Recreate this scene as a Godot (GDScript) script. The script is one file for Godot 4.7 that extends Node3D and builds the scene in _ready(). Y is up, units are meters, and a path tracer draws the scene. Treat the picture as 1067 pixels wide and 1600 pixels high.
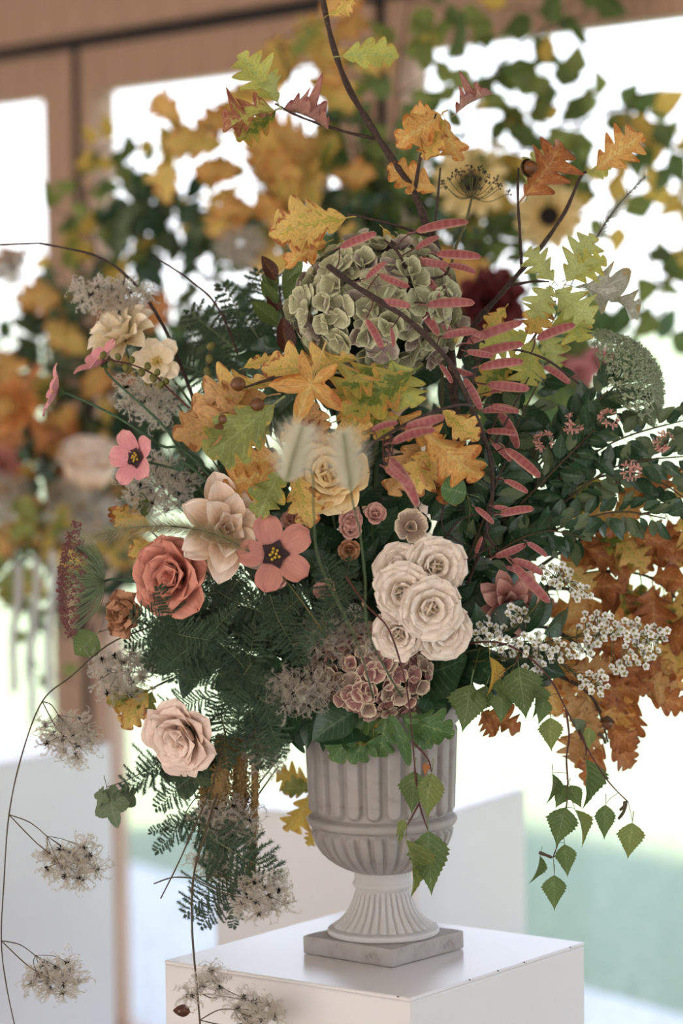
extends Node3D

# ---------------------------------------------------------------- mesh building
class Shape:
	var v := PackedVector3Array()
	var uv := PackedVector2Array()
	var col := PackedColorArray()
	var idx := PackedInt32Array()
	func add(p: Vector3, t := Vector2.ZERO, c := Color.WHITE) -> int:
		v.push_back(p); uv.push_back(t); col.push_back(c)
		return v.size() - 1
	func tri(a: int, b: int, c: int) -> void:
		idx.push_back(a); idx.push_back(b); idx.push_back(c)
	func quad(a: int, b: int, c: int, d: int) -> void:
		tri(a, b, c); tri(a, c, d)
	# a grid of nu x nv points already added from index `first`, row by row
	func weave(first: int, nu: int, nv: int) -> void:
		for j in nv - 1:
			for i in nu - 1:
				var a := first + j * nu + i
				quad(a, a + nu, a + nu + 1, a + 1)
	func merge(o: Shape, x: Transform3D, tint := Color(-1, 0, 0)) -> void:
		var f := v.size()
		for k in o.v.size():
			v.push_back(x * o.v[k]); uv.push_back(o.uv[k]); col.push_back(o.col[k] if tint.r < 0 else tint)
		for k in o.idx:
			idx.push_back(k + f)
	func tube(pts: Array, r0: float, r1: float, sides := 6, c := Color.WHITE, knob := 0.0) -> void:
		var n := pts.size()
		var first := v.size()
		var side := Vector3.RIGHT
		for k in n:
			var d: Vector3 = (pts[mini(k + 1, n - 1)] - pts[maxi(k - 1, 0)]).normalized()
			if k == 0:
				side = d.cross(Vector3.UP if absf(d.y) < 0.9 else Vector3.RIGHT).normalized()
			else:
				side = (side - d * side.dot(d)).normalized()
			var up := d.cross(side)
			var r := lerpf(r0, r1, float(k) / maxf(n - 1, 1)) * (1.0 + (knob * absf(sin(k * 12.9898)) if knob > 0 else 0.0))
			for s in sides:
				var a := TAU * s / sides
				add(pts[k] + (side * cos(a) + up * sin(a)) * r, Vector2(float(s) / sides, float(k) / n), c)
		for k in n - 1:
			for s in sides:
				var a := first + k * sides + s
				var b := first + k * sides + (s + 1) % sides
				quad(a, b, b + sides, a + sides)
		var e := add(pts[n - 1], Vector2(0.5, 1), c)
		var st := add(pts[0], Vector2(0.5, 0), c)
		for s in sides:
			tri(first + (n - 1) * sides + s, first + (n - 1) * sides + (s + 1) % sides, e)
			tri(first + (s + 1) % sides, first + s, st)
	func ball(c: Vector3, r: Vector3, nu := 10, nv := 7, tint := Color.WHITE) -> void:
		var first := v.size()
		for j in nv:
			for i in nu + 1:
				var a := TAU * i / nu
				var b := PI * j / (nv - 1)
				add(c + Vector3(sin(b) * cos(a) * r.x, cos(b) * r.y, sin(b) * sin(a) * r.z), Vector2(float(i) / nu, float(j) / nv), tint)
		for j in nv - 1:
			for i in nu:
				var a := first + j * (nu + 1) + i
				quad(a, a + 1, a + nu + 2, a + nu + 1)
	# a thin hair: two crossed slivers of triangles along a curve
	func hair(pts: Array, w: float, c := Color.WHITE) -> void:
		var n := pts.size()
		for turn in 2:
			var first := v.size()
			for k in n:
				var d: Vector3 = pts[mini(k + 1, n - 1)] - pts[maxi(k - 1, 0)]
				var s := d.cross(Vector3.UP if turn == 0 else Vector3(0.7, 0.1, 0.7)).normalized() * w * (1.0 - 0.8 * k / (n - 1))
				add(pts[k] - s, Vector2.ZERO, c); add(pts[k] + s, Vector2.ONE, c)
			for k in n - 1:
				quad(first + k * 2, first + k * 2 + 2, first + k * 2 + 3, first + k * 2 + 1)
	func mesh(smooth := true) -> ArrayMesh:
		var m := ArrayMesh.new()
		var arr := []
		arr.resize(Mesh.ARRAY_MAX)
		var V := v; var U := uv; var C := col; var I := idx
		if not smooth:
			V = PackedVector3Array(); U = PackedVector2Array(); C = PackedColorArray(); I = PackedInt32Array()
			for k in idx:
				I.push_back(V.size()); V.push_back(v[k]); U.push_back(uv[k]); C.push_back(col[k])
		var N := PackedVector3Array()
		N.resize(V.size())
		for k in range(0, I.size(), 3):
			var fn := (V[I[k + 2]] - V[I[k]]).cross(V[I[k + 1]] - V[I[k]])
			N[I[k]] += fn; N[I[k + 1]] += fn; N[I[k + 2]] += fn
		for k in N.size():
			N[k] = N[k].normalized() if N[k].length_squared() > 0.0 else Vector3.UP
		arr[Mesh.ARRAY_VERTEX] = V; arr[Mesh.ARRAY_NORMAL] = N; arr[Mesh.ARRAY_TEX_UV] = U
		arr[Mesh.ARRAY_COLOR] = C; arr[Mesh.ARRAY_INDEX] = I
		m.add_surface_from_arrays(Mesh.PRIMITIVE_TRIANGLES, arr)
		return m

var rng := RandomNumberGenerator.new()
var M := {}          # materials
var K := {}          # shared meshes
var used := {}       # how often a name was taken
const FOC := 4800.0
const DIST := 4.6
var cam: Camera3D

# the point of the place seen at pixel (px, py), `toward` metres nearer than the urn
func at(px: float, py: float, toward := 0.0) -> Vector3:
	var d := DIST - toward
	return cam.transform * Vector3((px - 533.5) / FOC * d, -(py - 800.0) / FOC * d, -d)
# a direction given as right, up, towards the camera
func dirn(r: float, u: float, t: float) -> Vector3:
	return (cam.transform.basis * Vector3(r, u, t)).normalized()

func unique(called: String) -> String:
	var n: int = used.get(called, 0)
	used[called] = n + 1
	return called if n == 0 else "%s_%03d" % [called, n]
const GROUPS := {"salal_stem": "dark leafy stems filling the urn arrangement", "asparagus_fern": "feathery ferns of the urn arrangement", "amaranth_tassel": "hanging tassels",
	"birch_branch": "blurred birch branches behind", "pod_branch": "branches of red pods", "waxflower_branch": "white waxflower branches", "small_rose": "small dusty pink flowers in the middle",
	"bunny_tail_grass": "bunny tail grasses", "sunflower": "blurred sunflowers", "dried_floret_cluster": "dried star clusters on the shrub", "plinth": "white plinths", "clematis_vine": "clematis seed heads", "shrub_stem": "leafy shrub stems"}
func thing(called: String, label: String, category: String, where: Vector3, group := "") -> Node3D:
	var o := Node3D.new()
	o.name = unique(called)
	add_child(o)
	o.position = where
	o.set_meta("label", label); o.set_meta("category", category)
	if not group: group = GROUPS.get(called, "")
	if group: o.set_meta("group", group)
	return o
func part(called: String, m: Mesh, mat: Material, parent: Node3D, x := Transform3D.IDENTITY) -> MeshInstance3D:
	var o := MeshInstance3D.new()
	o.name = called
	o.mesh = m
	o.material_override = mat
	o.transform = x
	parent.add_child(o, true)
	return o
func struct(called: String, m: Mesh, mat: Material, x := Transform3D.IDENTITY) -> MeshInstance3D:
	var o := MeshInstance3D.new()
	o.name = called
	o.mesh = m
	o.material_override = mat
	o.transform = x
	add_child(o, true)
	o.set_meta("kind", "structure")
	return o
func R(a: float, b: float) -> float:
	return rng.randf_range(a, b)
func jit(s: float) -> Vector3:
	return Vector3(R(-s, s), R(-s, s), R(-s, s))
func curve(pts: Array, n := 12) -> Array:   # Catmull-Rom through the points
	var out := []
	var m := pts.size()
	for k in m - 1:
		var a: Vector3 = pts[maxi(k - 1, 0)]; var b: Vector3 = pts[k]; var c: Vector3 = pts[k + 1]; var d: Vector3 = pts[mini(k + 2, m - 1)]
		for i in n:
			out.append(b.cubic_interpolate(c, a, d, float(i) / n))
	out.append(pts[m - 1])
	return out
# a frame with its y axis along dir and its z axis as near to `face` as can be
func frame(dir: Vector3, face: Vector3) -> Basis:
	var y := dir.normalized()
	var z := (face - y * face.dot(y))
	if z.length() < 0.001: z = y.cross(Vector3.RIGHT)
	z = z.normalized()
	return Basis(y.cross(z), y, z)
func box(w: float, h: float, d: float, bev := 0.0) -> ArrayMesh:   # bevelled box, standing on y = 0
	var s := Shape.new()
	var b := minf(bev, minf(w, minf(h, d)) * 0.4)
	var ax := [w / 2, h / 2, d / 2]
	for f in 6:
		var a := f / 2
		var sg := 1.0 if f % 2 == 0 else -1.0
		var p := []
		for q in [[-1, -1], [1, -1], [1, 1], [-1, 1]]:
			var c := [0.0, 0.0, 0.0]
			c[a] = sg * ax[a]; c[(a + 1) % 3] = q[0] * (ax[(a + 1) % 3] - b); c[(a + 2) % 3] = q[1] * (ax[(a + 2) % 3] - b)
			p.append(s.add(Vector3(c[0], c[1] + h / 2, c[2]), Vector2(q[0] + 1, q[1] + 1) * 0.5))
		if sg > 0: s.quad(p[0], p[3], p[2], p[1])
		else: s.quad(p[0], p[1], p[2], p[3])
	if b > 0:
		# edges and corners join the faces
		for a in 3:
			for q in [[-1, -1], [-1, 1], [1, -1], [1, 1]]:
				var p := []
				for e in [[-1, 0], [1, 0], [1, 1], [-1, 1]]:
					var c := [0.0, 0.0, 0.0]
					c[a] = e[0] * (ax[a] - b)
					c[(a + 1) % 3] = q[0] * (ax[(a + 1) % 3] - (b if e[1] == 0 else 0.0))
					c[(a + 2) % 3] = q[1] * (ax[(a + 2) % 3] - (0.0 if e[1] == 0 else b))
					p.append(s.add(Vector3(c[0], c[1] + h / 2, c[2]), Vector2(e[0], e[1])))
				if q[0] * q[1] > 0: s.quad(p[0], p[3], p[2], p[1])
				else: s.quad(p[0], p[1], p[2], p[3])
		for sx in [-1, 1]:
			for sy in [-1, 1]:
				for sz in [-1, 1]:
					var a := s.add(Vector3(sx * ax[0], sy * (ax[1] - b) + h / 2, sz * (ax[2] - b)))
					var c := s.add(Vector3(sx * (ax[0] - b), sy * ax[1] + h / 2, sz * (ax[2] - b)))
					var e := s.add(Vector3(sx * (ax[0] - b), sy * (ax[1] - b) + h / 2, sz * ax[2]))
					if sx * sy * sz > 0: s.tri(a, e, c)
					else: s.tri(a, c, e)
	return s.mesh(false)

# ---------------------------------------------------------------- materials
func noise_tex(freq: float, ramp: Array, seed_ := 1, size := 256, oct := 4) -> NoiseTexture2D:
	var t := NoiseTexture2D.new()
	var n := FastNoiseLite.new()
	n.seed = seed_; n.frequency = freq; n.fractal_octaves = oct
	t.noise = n; t.width = size; t.height = size; t.seamless = true
	var g := Gradient.new()
	g.offsets = PackedFloat32Array(ramp.map(func(e): return e[0]))
	g.colors = PackedColorArray(ramp.map(func(e): return e[1]))
	t.color_ramp = g
	return t
func mat(called: String, c: Color, rough := 0.7, back := 0.0, vcol := false) -> StandardMaterial3D:
	var m := StandardMaterial3D.new()
	m.resource_name = called
	m.albedo_color = c
	m.roughness = rough
	m.cull_mode = BaseMaterial3D.CULL_DISABLED
	m.vertex_color_use_as_albedo = vcol
	if back > 0.0:
		m.backlight_enabled = true
		m.backlight = Color(back, back, back)
	M[called] = m
	return m
func surf(called: String, tex: Texture2D, rough: float, scale := 1.0, relief := 0.0, height: Texture2D = null) -> StandardMaterial3D:
	var m := mat(called, Color.WHITE, rough)
	m.albedo_texture = tex
	m.uv1_triplanar = true
	m.uv1_scale = Vector3.ONE * scale
	if height:
		m.heightmap_enabled = true; m.heightmap_texture = height; m.heightmap_scale = relief
	return m
# pigment of a leaf: blade, a band of another colour along the midrib and veins, a rim, and blotches, all as matter with an outline
func leaf_tex(called: String, blade: Color, rib: Color, rim: Color, blot: Color, band: float, rimw: float, blots: float, seed_: int, lobes := 9.0) -> ImageTexture:
	var w := 96; var h := 192
	var im := Image.create(w, h, false, Image.FORMAT_RGB8)
	var n := FastNoiseLite.new(); n.seed = seed_; n.frequency = 0.035; n.fractal_octaves = 3
	var f := FastNoiseLite.new(); f.seed = seed_ + 7; f.frequency = 0.11
	for y in h:
		var t := float(y) / h
		for x in w:
			var u := absf(x * 2.0 / w - 1.0)
			var a := n.get_noise_2d(x, y); var b := f.get_noise_2d(x, y)
			var c := blade.lerp(rib, clampf((band * (1.15 - t) - u + a * 0.75) * 4.0, 0.0, 1.0))
			c = c.lerp(rim, clampf((u - 1.0 + rimw + a * 0.8 + maxf(t - 0.75, 0.0) * 1.2) * 5.0, 0.0, 1.0))
			c = c.lerp(blot, clampf((a * 0.6 + b * 0.7 - 1.0 + blots) * 9.0, 0.0, 1.0))
			var vein := absf(fposmod((t - u * 0.22) * lobes, 1.0) - 0.5)
			if u < 0.035 or (vein < 0.05 and u < 0.8): c = c.lerp(rib.lightened(0.25), 0.55)
			c = c * (1.0 + b * 0.14)
			im.set_pixel(x, y, Color(clampf(c.r, 0, 1), clampf(c.g, 0, 1), clampf(c.b, 0, 1)))
	return ImageTexture.create_from_image(im)
func leaf_mat(called: String, blade: Color, rib: Color, rim: Color, blot: Color, band: float, rimw: float, blots: float, back := 0.7, rough := 0.55) -> StandardMaterial3D:
	var m := mat(called, Color.WHITE, rough, back)
	m.albedo_texture = leaf_tex(called, blade, rib, rim, blot, band, rimw, blots, called.hash() % 9973)
	return m
# ---------------------------------------------------------------- the place
var room := Transform3D.IDENTITY      # x along the glazed wall, z into the room
func ready_camera_and_light() -> void:
	cam = Camera3D.new()
	cam.name = "camera"
	add_child(cam)
	cam.transform = Transform3D(Basis.from_euler(Vector3(-0.0665, 0.0, -0.0135)), Vector3(0, 2.01, 0))
	cam.fov = rad_to_deg(2.0 * atan(800.0 / FOC))
	cam.near = 0.05; cam.far = 400.0
	var ca := CameraAttributesPhysical.new()
	ca.frustum_focal_length = 72.0
	ca.frustum_focus_distance = 4.42
	ca.exposure_aperture = 1.5
	cam.attributes = ca
	var we := WorldEnvironment.new()
	we.name = "world_environment"
	var env := Environment.new()
	env.background_mode = Environment.BG_SKY
	var sky := Sky.new()
	var sm := ProceduralSkyMaterial.new()
	sm.sky_top_color = Color(0.74, 0.82, 0.95)
	sm.sky_horizon_color = Color(0.97, 0.98, 1.0)
	sm.sky_curve = 0.2
	sm.ground_bottom_color = Color(0.6, 0.62, 0.55)
	sm.ground_horizon_color = Color(0.9, 0.92, 0.9)
	sm.sun_angle_max = 12.0
	sky.sky_material = sm
	env.sky = sky
	env.background_energy_multiplier = 1.0
	env.ambient_light_source = Environment.AMBIENT_SOURCE_SKY
	env.tonemap_mode = Environment.TONE_MAPPER_LINEAR
	env.tonemap_exposure = 3.5
	env.sdfgi_enabled = true; env.ssao_enabled = true; env.ssil_enabled = true
	we.environment = env
	add_child(we)
	var sun := DirectionalLight3D.new()
	sun.name = "sun"
	sun.light_color = Color(1.0, 0.95, 0.86)
	sun.light_energy = 1.85
	sun.light_angular_distance = 5.0
	sun.shadow_enabled = true
	add_child(sun)
	# the wall's line on plan: 34.4 degrees off the line of sight
	room = Transform3D(Basis(Vector3(0.565, 0, 0.825), Vector3.UP, Vector3(-0.825, 0, 0.565)), Vector3(0.102, 0, -7.3))
	var travel := room.basis * Vector3(0.25, -0.80, -0.66)
	sun.transform = Transform3D(Basis.looking_at(travel, Vector3.UP), Vector3(0, 8, 0))

func rbox(x0: float, x1: float, y0: float, y1: float, z0: float, z1: float) -> Array:
	return [box(x1 - x0, y1 - y0, z1 - z0, 0.004), room * Transform3D(Basis.IDENTITY, Vector3((x0 + x1) / 2, y0, (z0 + z1) / 2))]
func rstruct(called: String, m: Material, b: Array) -> MeshInstance3D:
	return struct(called, b[0], m, b[1])

func build_setting() -> void:
	var wood := surf("larch wood", noise_tex(0.012, [[0.25, Color(0.65, 0.51, 0.41)], [0.5, Color(0.685, 0.54, 0.44)], [0.75, Color(0.71, 0.57, 0.47)]], 3), 0.5, 1.0)
	wood.uv1_scale = Vector3(6, 0.6, 6)
	var rubber := mat("dark gasket", Color(0.10, 0.08, 0.09), 0.7)
	var plaster := surf("white plaster", noise_tex(0.02, [[0.0, Color(0.84, 0.82, 0.80)], [1.0, Color(0.90, 0.88, 0.86)]], 8), 0.9, 0.6)
	var stone := surf("pale stone", noise_tex(0.03, [[0.2, Color(0.66, 0.62, 0.57)], [0.8, Color(0.76, 0.72, 0.67)]], 9), 0.6, 0.8)
	var paving := surf("pale paving", noise_tex(0.05, [[0.2, Color(0.74, 0.73, 0.72)], [0.8, Color(0.84, 0.83, 0.83)]], 10), 0.8, 0.8)
	var lawn := surf("lawn", noise_tex(0.06, [[0.2, Color(0.41, 0.48, 0.37)], [0.5, Color(0.48, 0.54, 0.43)], [0.8, Color(0.55, 0.59, 0.47)]], 12), 0.9, 0.9)
	var glass := mat("pane glass", Color(0.9, 1.0, 0.97, 0.06), 0.02)
	glass.transparency = BaseMaterial3D.TRANSPARENCY_ALPHA
	# floor, ceiling, closed end wall
	rstruct("floor", stone, rbox(-5.2, 10.2, -0.2, 0.0, -0.06, 8.2))
	rstruct("ceiling", plaster, rbox(-5.2, 10.2, 3.35, 3.6, -0.25, 8.4))
	rstruct("wall_left", plaster, rbox(-5.2, -5.0, 0.0, 3.35, -0.06, 8.2))
	# glazed wall in view, with its door leaves of 1.44 m
	rstruct("trim_1", wood, rbox(-5.0, 10.0, 2.75, 3.35, -0.10, 0.10))
	rstruct("trim_2", rubber, rbox(-5.0, 10.0, 2.72, 2.75, -0.05, 0.05))
	var n := 0
	for k in range(-3, 7):
		var x := 1.44 * k
		n += 1
		var d := rstruct("window_%d" % n, rubber, rbox(x + 0.035, x + 0.085, 0.0, 2.72, -0.03, 0.03))
		d.set_meta("label", {-2: "timber framed glass door leaf at the left edge, left of the wide post", -1: "timber framed glass door leaf between the two dark gaps, behind the left flowers", 0: "timber framed glass door leaf with the wide bright pane on the right"}.get(k, "timber framed glass door leaf of the window wall, outside the picture"))
		d.set_meta("category", "door")
		if k < -2 or k > 0: d.set_meta("group", "door leaves outside the picture")
		var inv := d.transform.affine_inverse()
		for e in [["stile", wood, rbox(x + 0.085, x + 0.145, 0.0, 2.72, -0.04, 0.04)], ["stile", wood, rbox(x + 1.315, x + 1.475, 0.0, 2.72, -0.04, 0.04)],
				["top_rail", wood, rbox(x + 0.135, x + 1.315, 2.60, 2.72, -0.04, 0.04)], ["bottom_rail", wood, rbox(x + 0.135, x + 1.315, 0.0, 0.05, -0.04, 0.04)],
				["pane", glass, rbox(x + 0.135, x + 1.315, 0.05, 2.60, -0.006, 0.006)]]:
			part(e[0], e[2][0], e[1], d, inv * e[2][1])
	# unseen walls behind the camera, openings and piers sized to set the front light
	rstruct("wall_rear", plaster, rbox(-5.0, 10.0, 2.8, 3.35, 8.0, 8.2))
	rstruct("wall_rear_plinth", plaster, rbox(-5.0, 10.0, 0.0, 0.3, 8.0, 8.2))
	for k in 6:
		rstruct("trim_%d" % (3 + k), wood if k < 5 else plaster, rbox(-5.0 + 2.94 * k, (-4.15 if k < 5 else -4.7) + 2.94 * k, 0.3, 2.8, 8.0, 8.2))
	rstruct("wall_right", plaster, rbox(10.0, 10.2, 2.8, 3.35, 0.0, 8.2))
	rstruct("wall_right_plinth", plaster, rbox(10.0, 10.2, 0.0, 0.3, 0.0, 8.2))
	for k in 4:
		rstruct("trim_%d" % (9 + k), wood, rbox(10.0, 10.2, 0.3, 2.8, 2.6 * k, 2.6 * k + (0.3 if k == 3 else 1.1)))
	# outside
	rstruct("ground_terrace", paving, rbox(-12.0, 18.0, -0.25, -0.03, -1.5, -0.07))
	rstruct("ground_lawn", lawn, rbox(-40.0, 40.0, -0.3, -0.04, -16.0, -1.5))
	rstruct("ground_field", lawn, rbox(-150.0, 150.0, -0.35, -0.05, -250.0, -16.0))
	rstruct("ground_behind", paving, rbox(-40.0, 40.0, -0.3, -0.04, 8.21, 40.0))
	rstruct("ground_side", paving, rbox(10.21, 40.0, -0.3, -0.04, -1.49, 8.2))

# ---------------------------------------------------------------- plinths and urn
var urn_base := Vector3.ZERO
func plinth(label: String, where: Vector3, turn: float, side: float) -> void:
	var t := thing("plinth", label, "plinth", Vector3(where.x, 0, where.z))
	t.rotation.y = turn
	var p := part("body", box(side, where.y - 0.006, side, 0.002), M["white gloss paint"], t)
	part("top_board", box(side + 0.0006, 0.006, side + 0.0006, 0.0015), M["white gloss paint"], t, Transform3D(Basis.IDENTITY, Vector3(0, where.y - 0.006, 0)))
	if label.contains("urn"):      # chips along the front edge
		for c in [[0.081, 0.0], [0.009, 0.0], [-0.185, 0.0], [0.203, 1.0], [-0.06, 0.0]]:
			var s := Shape.new()
			s.ball(Vector3.ZERO, Vector3(0.0022, 0.0012, 0.0012), 7, 5)
			var q := Vector3(c[0], where.y - 0.001, side / 2) if c[1] == 1.0 else Vector3(side / 2, where.y - 0.001, c[0])
			part("chip", s.mesh(), M["grey dirt"], t, Transform3D(Basis.IDENTITY, q))

func fluted(profile: Array, sides: int) -> ArrayMesh:
	# profile rows: [radius, height, depth, number of staves, distance to the rounded end of the staves in half widths]
	var s := Shape.new()
	for row in profile:
		for i in sides + 1:
			var a := TAU * i / sides
			var dep := 0.0
			if row.size() > 2:
				var x := absf(fposmod(a * row[3] / TAU, 1.0) - 0.5) * 2.0
				var rr := Vector2(x, maxf(0.0, 1.0 - row[4])).length()
				dep = row[2] * (smoothstep(0.52, 0.86, rr) + 0.22 * minf(rr * rr, 1.0))
			var r: float = row[0] - dep
			s.add(Vector3(cos(a) * r, row[1], sin(a) * r), Vector2(float(i) / sides * 4, row[1] * 6))
	s.weave(0, sides + 1, profile.size())
	return s.mesh()

func build_urn() -> void:
	var paint := surf("white gloss paint", noise_tex(0.01, [[0.2, Color(0.865, 0.845, 0.835)], [0.8, Color(0.885, 0.87, 0.86)]], 31), 0.24, 0.7)
	mat("grey dirt", Color(0.35, 0.31, 0.28), 0.9)
	var hm := noise_tex(0.03, [[0.0, Color(0, 0, 0)], [0.45, Color(0.75, 0.75, 0.75)], [1.0, Color(1, 1, 1)]], 44, 512, 5)
	var urn_m := surf("limewashed cast stone", noise_tex(0.014, [[0.0, Color(0.53, 0.50, 0.47)], [0.22, Color(0.645, 0.615, 0.585)], [0.6, Color(0.67, 0.64, 0.615)], [1.0, Color(0.70, 0.675, 0.655)]], 41, 512, 6), 0.72, 3.4, 0.05, hm)
	var foot_m := surf("lit tone stone", noise_tex(0.014, [[0.0, Color(0.66, 0.63, 0.60)], [0.3, Color(0.77, 0.75, 0.73)], [1.0, Color(0.82, 0.80, 0.785)]], 47, 256, 5), 0.72, 3.4)  # paler copy of the urn stone, light on the foot put into colour
	urn_base = at(599.5, 1486, 0.0)
	var pc := at(588, 1488, 0.0)
	plinth("white painted plinth with chipped edges standing under the stone urn", Vector3(pc.x, urn_base.y, pc.z), deg_to_rad(-37.0), 0.45)
	var t := thing("urn", "grey-white fluted classical urn on square foot holding the big arrangement", "urn", urn_base)
	t.rotation.y = deg_to_rad(-40.0)
	# square slab with worn, slightly uneven edges
	var s := Shape.new()
	var nn := 15
	for f in 6:
		var first := s.v.size()
		for j in nn:
			for i in nn:
				var u := i * 2.0 / (nn - 1) - 1; var w := j * 2.0 / (nn - 1) - 1
				var p: Vector3 = [Vector3(1, u, w), Vector3(-1, u, -w), Vector3(u, 1, -w), Vector3(u, -1, w), Vector3(-u, w, 1), Vector3(u, w, -1)][f]
				var q := p * Vector3(0.086, 0.014, 0.086)
				var inner := q.clamp(Vector3(-0.083, -0.011, -0.083), Vector3(0.083, 0.011, 0.083))
				q = inner + (q - inner).normalized() * minf((q - inner).length(), 0.003) if q.distance_to(inner) > 0.00001 else q
				q += Vector3(sin(q.z * 170.0 + q.y * 90) * 0.0003, sin(q.x * 120 + q.z * 90) * 0.0003, sin(q.x * 190.0 - q.y * 80) * 0.0003)
				s.add(q + Vector3(0, 0.014, 0), Vector2(u, w))
		s.weave(first, nn, nn)
	part("base_slab", s.mesh(), urn_m, t)
	var foot := [[0.0, 0.0275], [0.081, 0.0275], [0.0835, 0.030], [0.0835, 0.035], [0.0815, 0.0375]]
	for e in [[0.0785, 0.0385, 0.1], [0.0765, 0.0400, 0.5], [0.0740, 0.0420, 0.9], [0.068, 0.0465, 2.0], [0.060, 0.054, 2.0], [0.0525, 0.064, 2.0], [0.047, 0.076, 2.0], [0.0438, 0.086, 1.2], [0.0428, 0.090, 0.8], [0.0420, 0.0935, 0.2]]:
		foot.append([e[0], e[1], 0.0052 * clampf(e[0] / 0.07, 0.5, 1.0), 32.0, e[2]])
	foot.append_array([[0.0405, 0.095], [0.0425, 0.098], [0.045, 0.101], [0.0455, 0.104], [0.044, 0.107], [0.0425, 0.110], [0.0425, 0.118], [0.045, 0.124]])
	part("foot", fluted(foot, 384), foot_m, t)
	var bowl := [[0.043, 0.122]]
	for e in [[0.050, 0.1245, 2.0], [0.060, 0.1285, 2.0], [0.072, 0.135, 2.0], [0.083, 0.143, 2.0], [0.093, 0.153, 2.0], [0.100, 0.164, 2.0], [0.1045, 0.175, 1.6], [0.1060, 0.180, 1.0], [0.1070, 0.185, 0.6], [0.1078, 0.189, 0.2], [0.1080, 0.1915, 0.0]]:
		bowl.append([e[0], e[1], 0.0062 * clampf((e[0] - 0.04) / 0.04, 0.0, 1.0), 30.0, e[2]])
	bowl.append_array([[0.1078, 0.193], [0.1105, 0.196], [0.1125, 0.200], [0.1115, 0.204], [0.108, 0.2065]])
	for k in 10:
		bowl.append([0.1095, 0.2085 + k * 0.0022, 0.0085, 22.0, k / 7.0])
	for k in 8:
		bowl.append([0.1098 + k * 0.0006, 0.234 + k * 0.0138, 0.0085, 22.0, 2.0])
	bowl.append_array([[0.1142, 0.335, 0.0085, 22.0, 1.0], [0.1144, 0.340, 0.0085, 22.0, 0.4], [0.1144, 0.344, 0.0085, 22.0, 0.0], [0.1140, 0.346], [0.1165, 0.349], [0.122, 0.356], [0.125, 0.364], [0.1245, 0.371], [0.120, 0.375], [0.112, 0.372], [0.104, 0.358], [0.100, 0.30], [0.0, 0.29]])
	part("bowl", fluted(bowl, 480), urn_m, t)
	# the two plinths behind
	var a := at(580, 1236, -1.45)
	plinth("white plinth in the soft background directly behind the urn", Vector3(a.x, urn_base.y, a.z), deg_to_rad(-30.0), 0.45)
	var b := at(-77, 1150, -2.2)
	plinth("white plinth at the left edge in front of the timber post", Vector3(b.x, urn_base.y, b.z), deg_to_rad(53.0), 0.5)
# ---------------------------------------------------------------- leaves, petals and other shared shapes
func saw(x: float) -> float:
	return 1.0 - absf(fposmod(x, 1.0) * 2.0 - 1.0)
func half_width(kind: String, t: float, side: float, s: float) -> float:
	match kind:
		"oak":       # rounded lobes, widest past the middle
			var env := pow(sin(PI * pow(clampf(t, 0, 1), 0.85)), 0.7) * (0.55 + 0.6 * t * (1.35 - t))
			var l := absf(sin(PI * (t * 4.1 + 0.17 * side + s)))
			return 0.42 * env * (0.38 + 0.62 * pow(l, 0.55)) + 0.012
		"turkey":    # narrow, sharp lobes
			var env := pow(sin(PI * pow(clampf(t, 0, 1), 0.9)), 0.75)
			var l := lerpf(absf(sin(PI * (t * 4.3 + 0.2 * side + s))), saw(t * 4.3 + 0.2 * side + s + 0.0), 0.5)
			return 0.41 * env * (0.26 + 0.74 * pow(l, 0.75)) + 0.01
		"birch":
			var e := (sin(PI * 0.5 * clampf(t / 0.3, 0, 1)) if t < 0.3 else pow(clampf((1.0 - t) / 0.7, 0, 1), 0.8 + 0.9 * t))
			return 0.37 * pow(e, 0.8) * (1.0 - 0.2 * (1.0 - fposmod(t * 12.0 + 0.3 * side, 1.0))) + 0.003
		"ovate":
			return 0.27 * pow(sin(PI * pow(clampf(t, 0, 1), 0.75)), 0.85) + 0.002
		"round":
			return 0.5 * pow(clampf(4.0 * t * (1.0 - t), 0, 1), 0.5) + 0.002
		"serrate":   # dark, broad hydrangea leaf
			var e := sin(PI * pow(clampf(t, 0, 1), 0.72))
			return 0.38 * pow(e, 0.75) * (1.0 - 0.07 * fposmod(t * 17.0, 1.0)) + 0.003
		_:           # strap
			return 0.12 * pow(sin(PI * clampf(t * 0.9 + 0.08, 0, 1)), 0.6)
func leaf_mesh(kind: String, bend: float, fold: float, ripple: float, seed_: int, rows := 46, stalk := 0.14) -> ArrayMesh:
	var s := Shape.new()
	var ph := (seed_ % 7) / 7.0
	var cols := 7
	var y := 0.0; var z := 0.0
	var curl := sin(seed_ * 1.7) * 0.5
	for j in rows:
		var t := float(j) / (rows - 1)
		var ang := bend * (t - 0.3)
		y += cos(ang) / (rows - 1); z += sin(ang) / (rows - 1)
		for i in cols:
			var u := i * 2.0 / (cols - 1) - 1.0
			var w := half_width(kind, t, signf(u), ph)
			var x := u * w
			var shear := absf(u) * w * (0.55 if kind == "oak" or kind == "turkey" else 0.15)
			var zz := absf(u) * w * fold + ripple * sin(t * 11.0 + seed_ + u * 1.3) * absf(u) * w * 1.5 + curl * x * t * 0.5
			s.add(Vector3(x, y + shear * (1.0 - t * 0.5), z + zz), Vector2(i / (cols - 1.0), t))
	s.weave(0, cols, rows)
	if stalk > 0.0:
		var f := s.v.size()
		s.tube([Vector3(0, -stalk, -0.02), Vector3(0, -stalk * 0.4, 0.0), Vector3(0, 0.02, -0.001), Vector3(0, 0.3, s.v[(rows / 3) * cols + 3].z - 0.002)], 0.014, 0.006, 4)
		for k in range(f, s.v.size()): s.uv[k] = Vector2(0.5, 0.03)
	return s.mesh()
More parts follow.
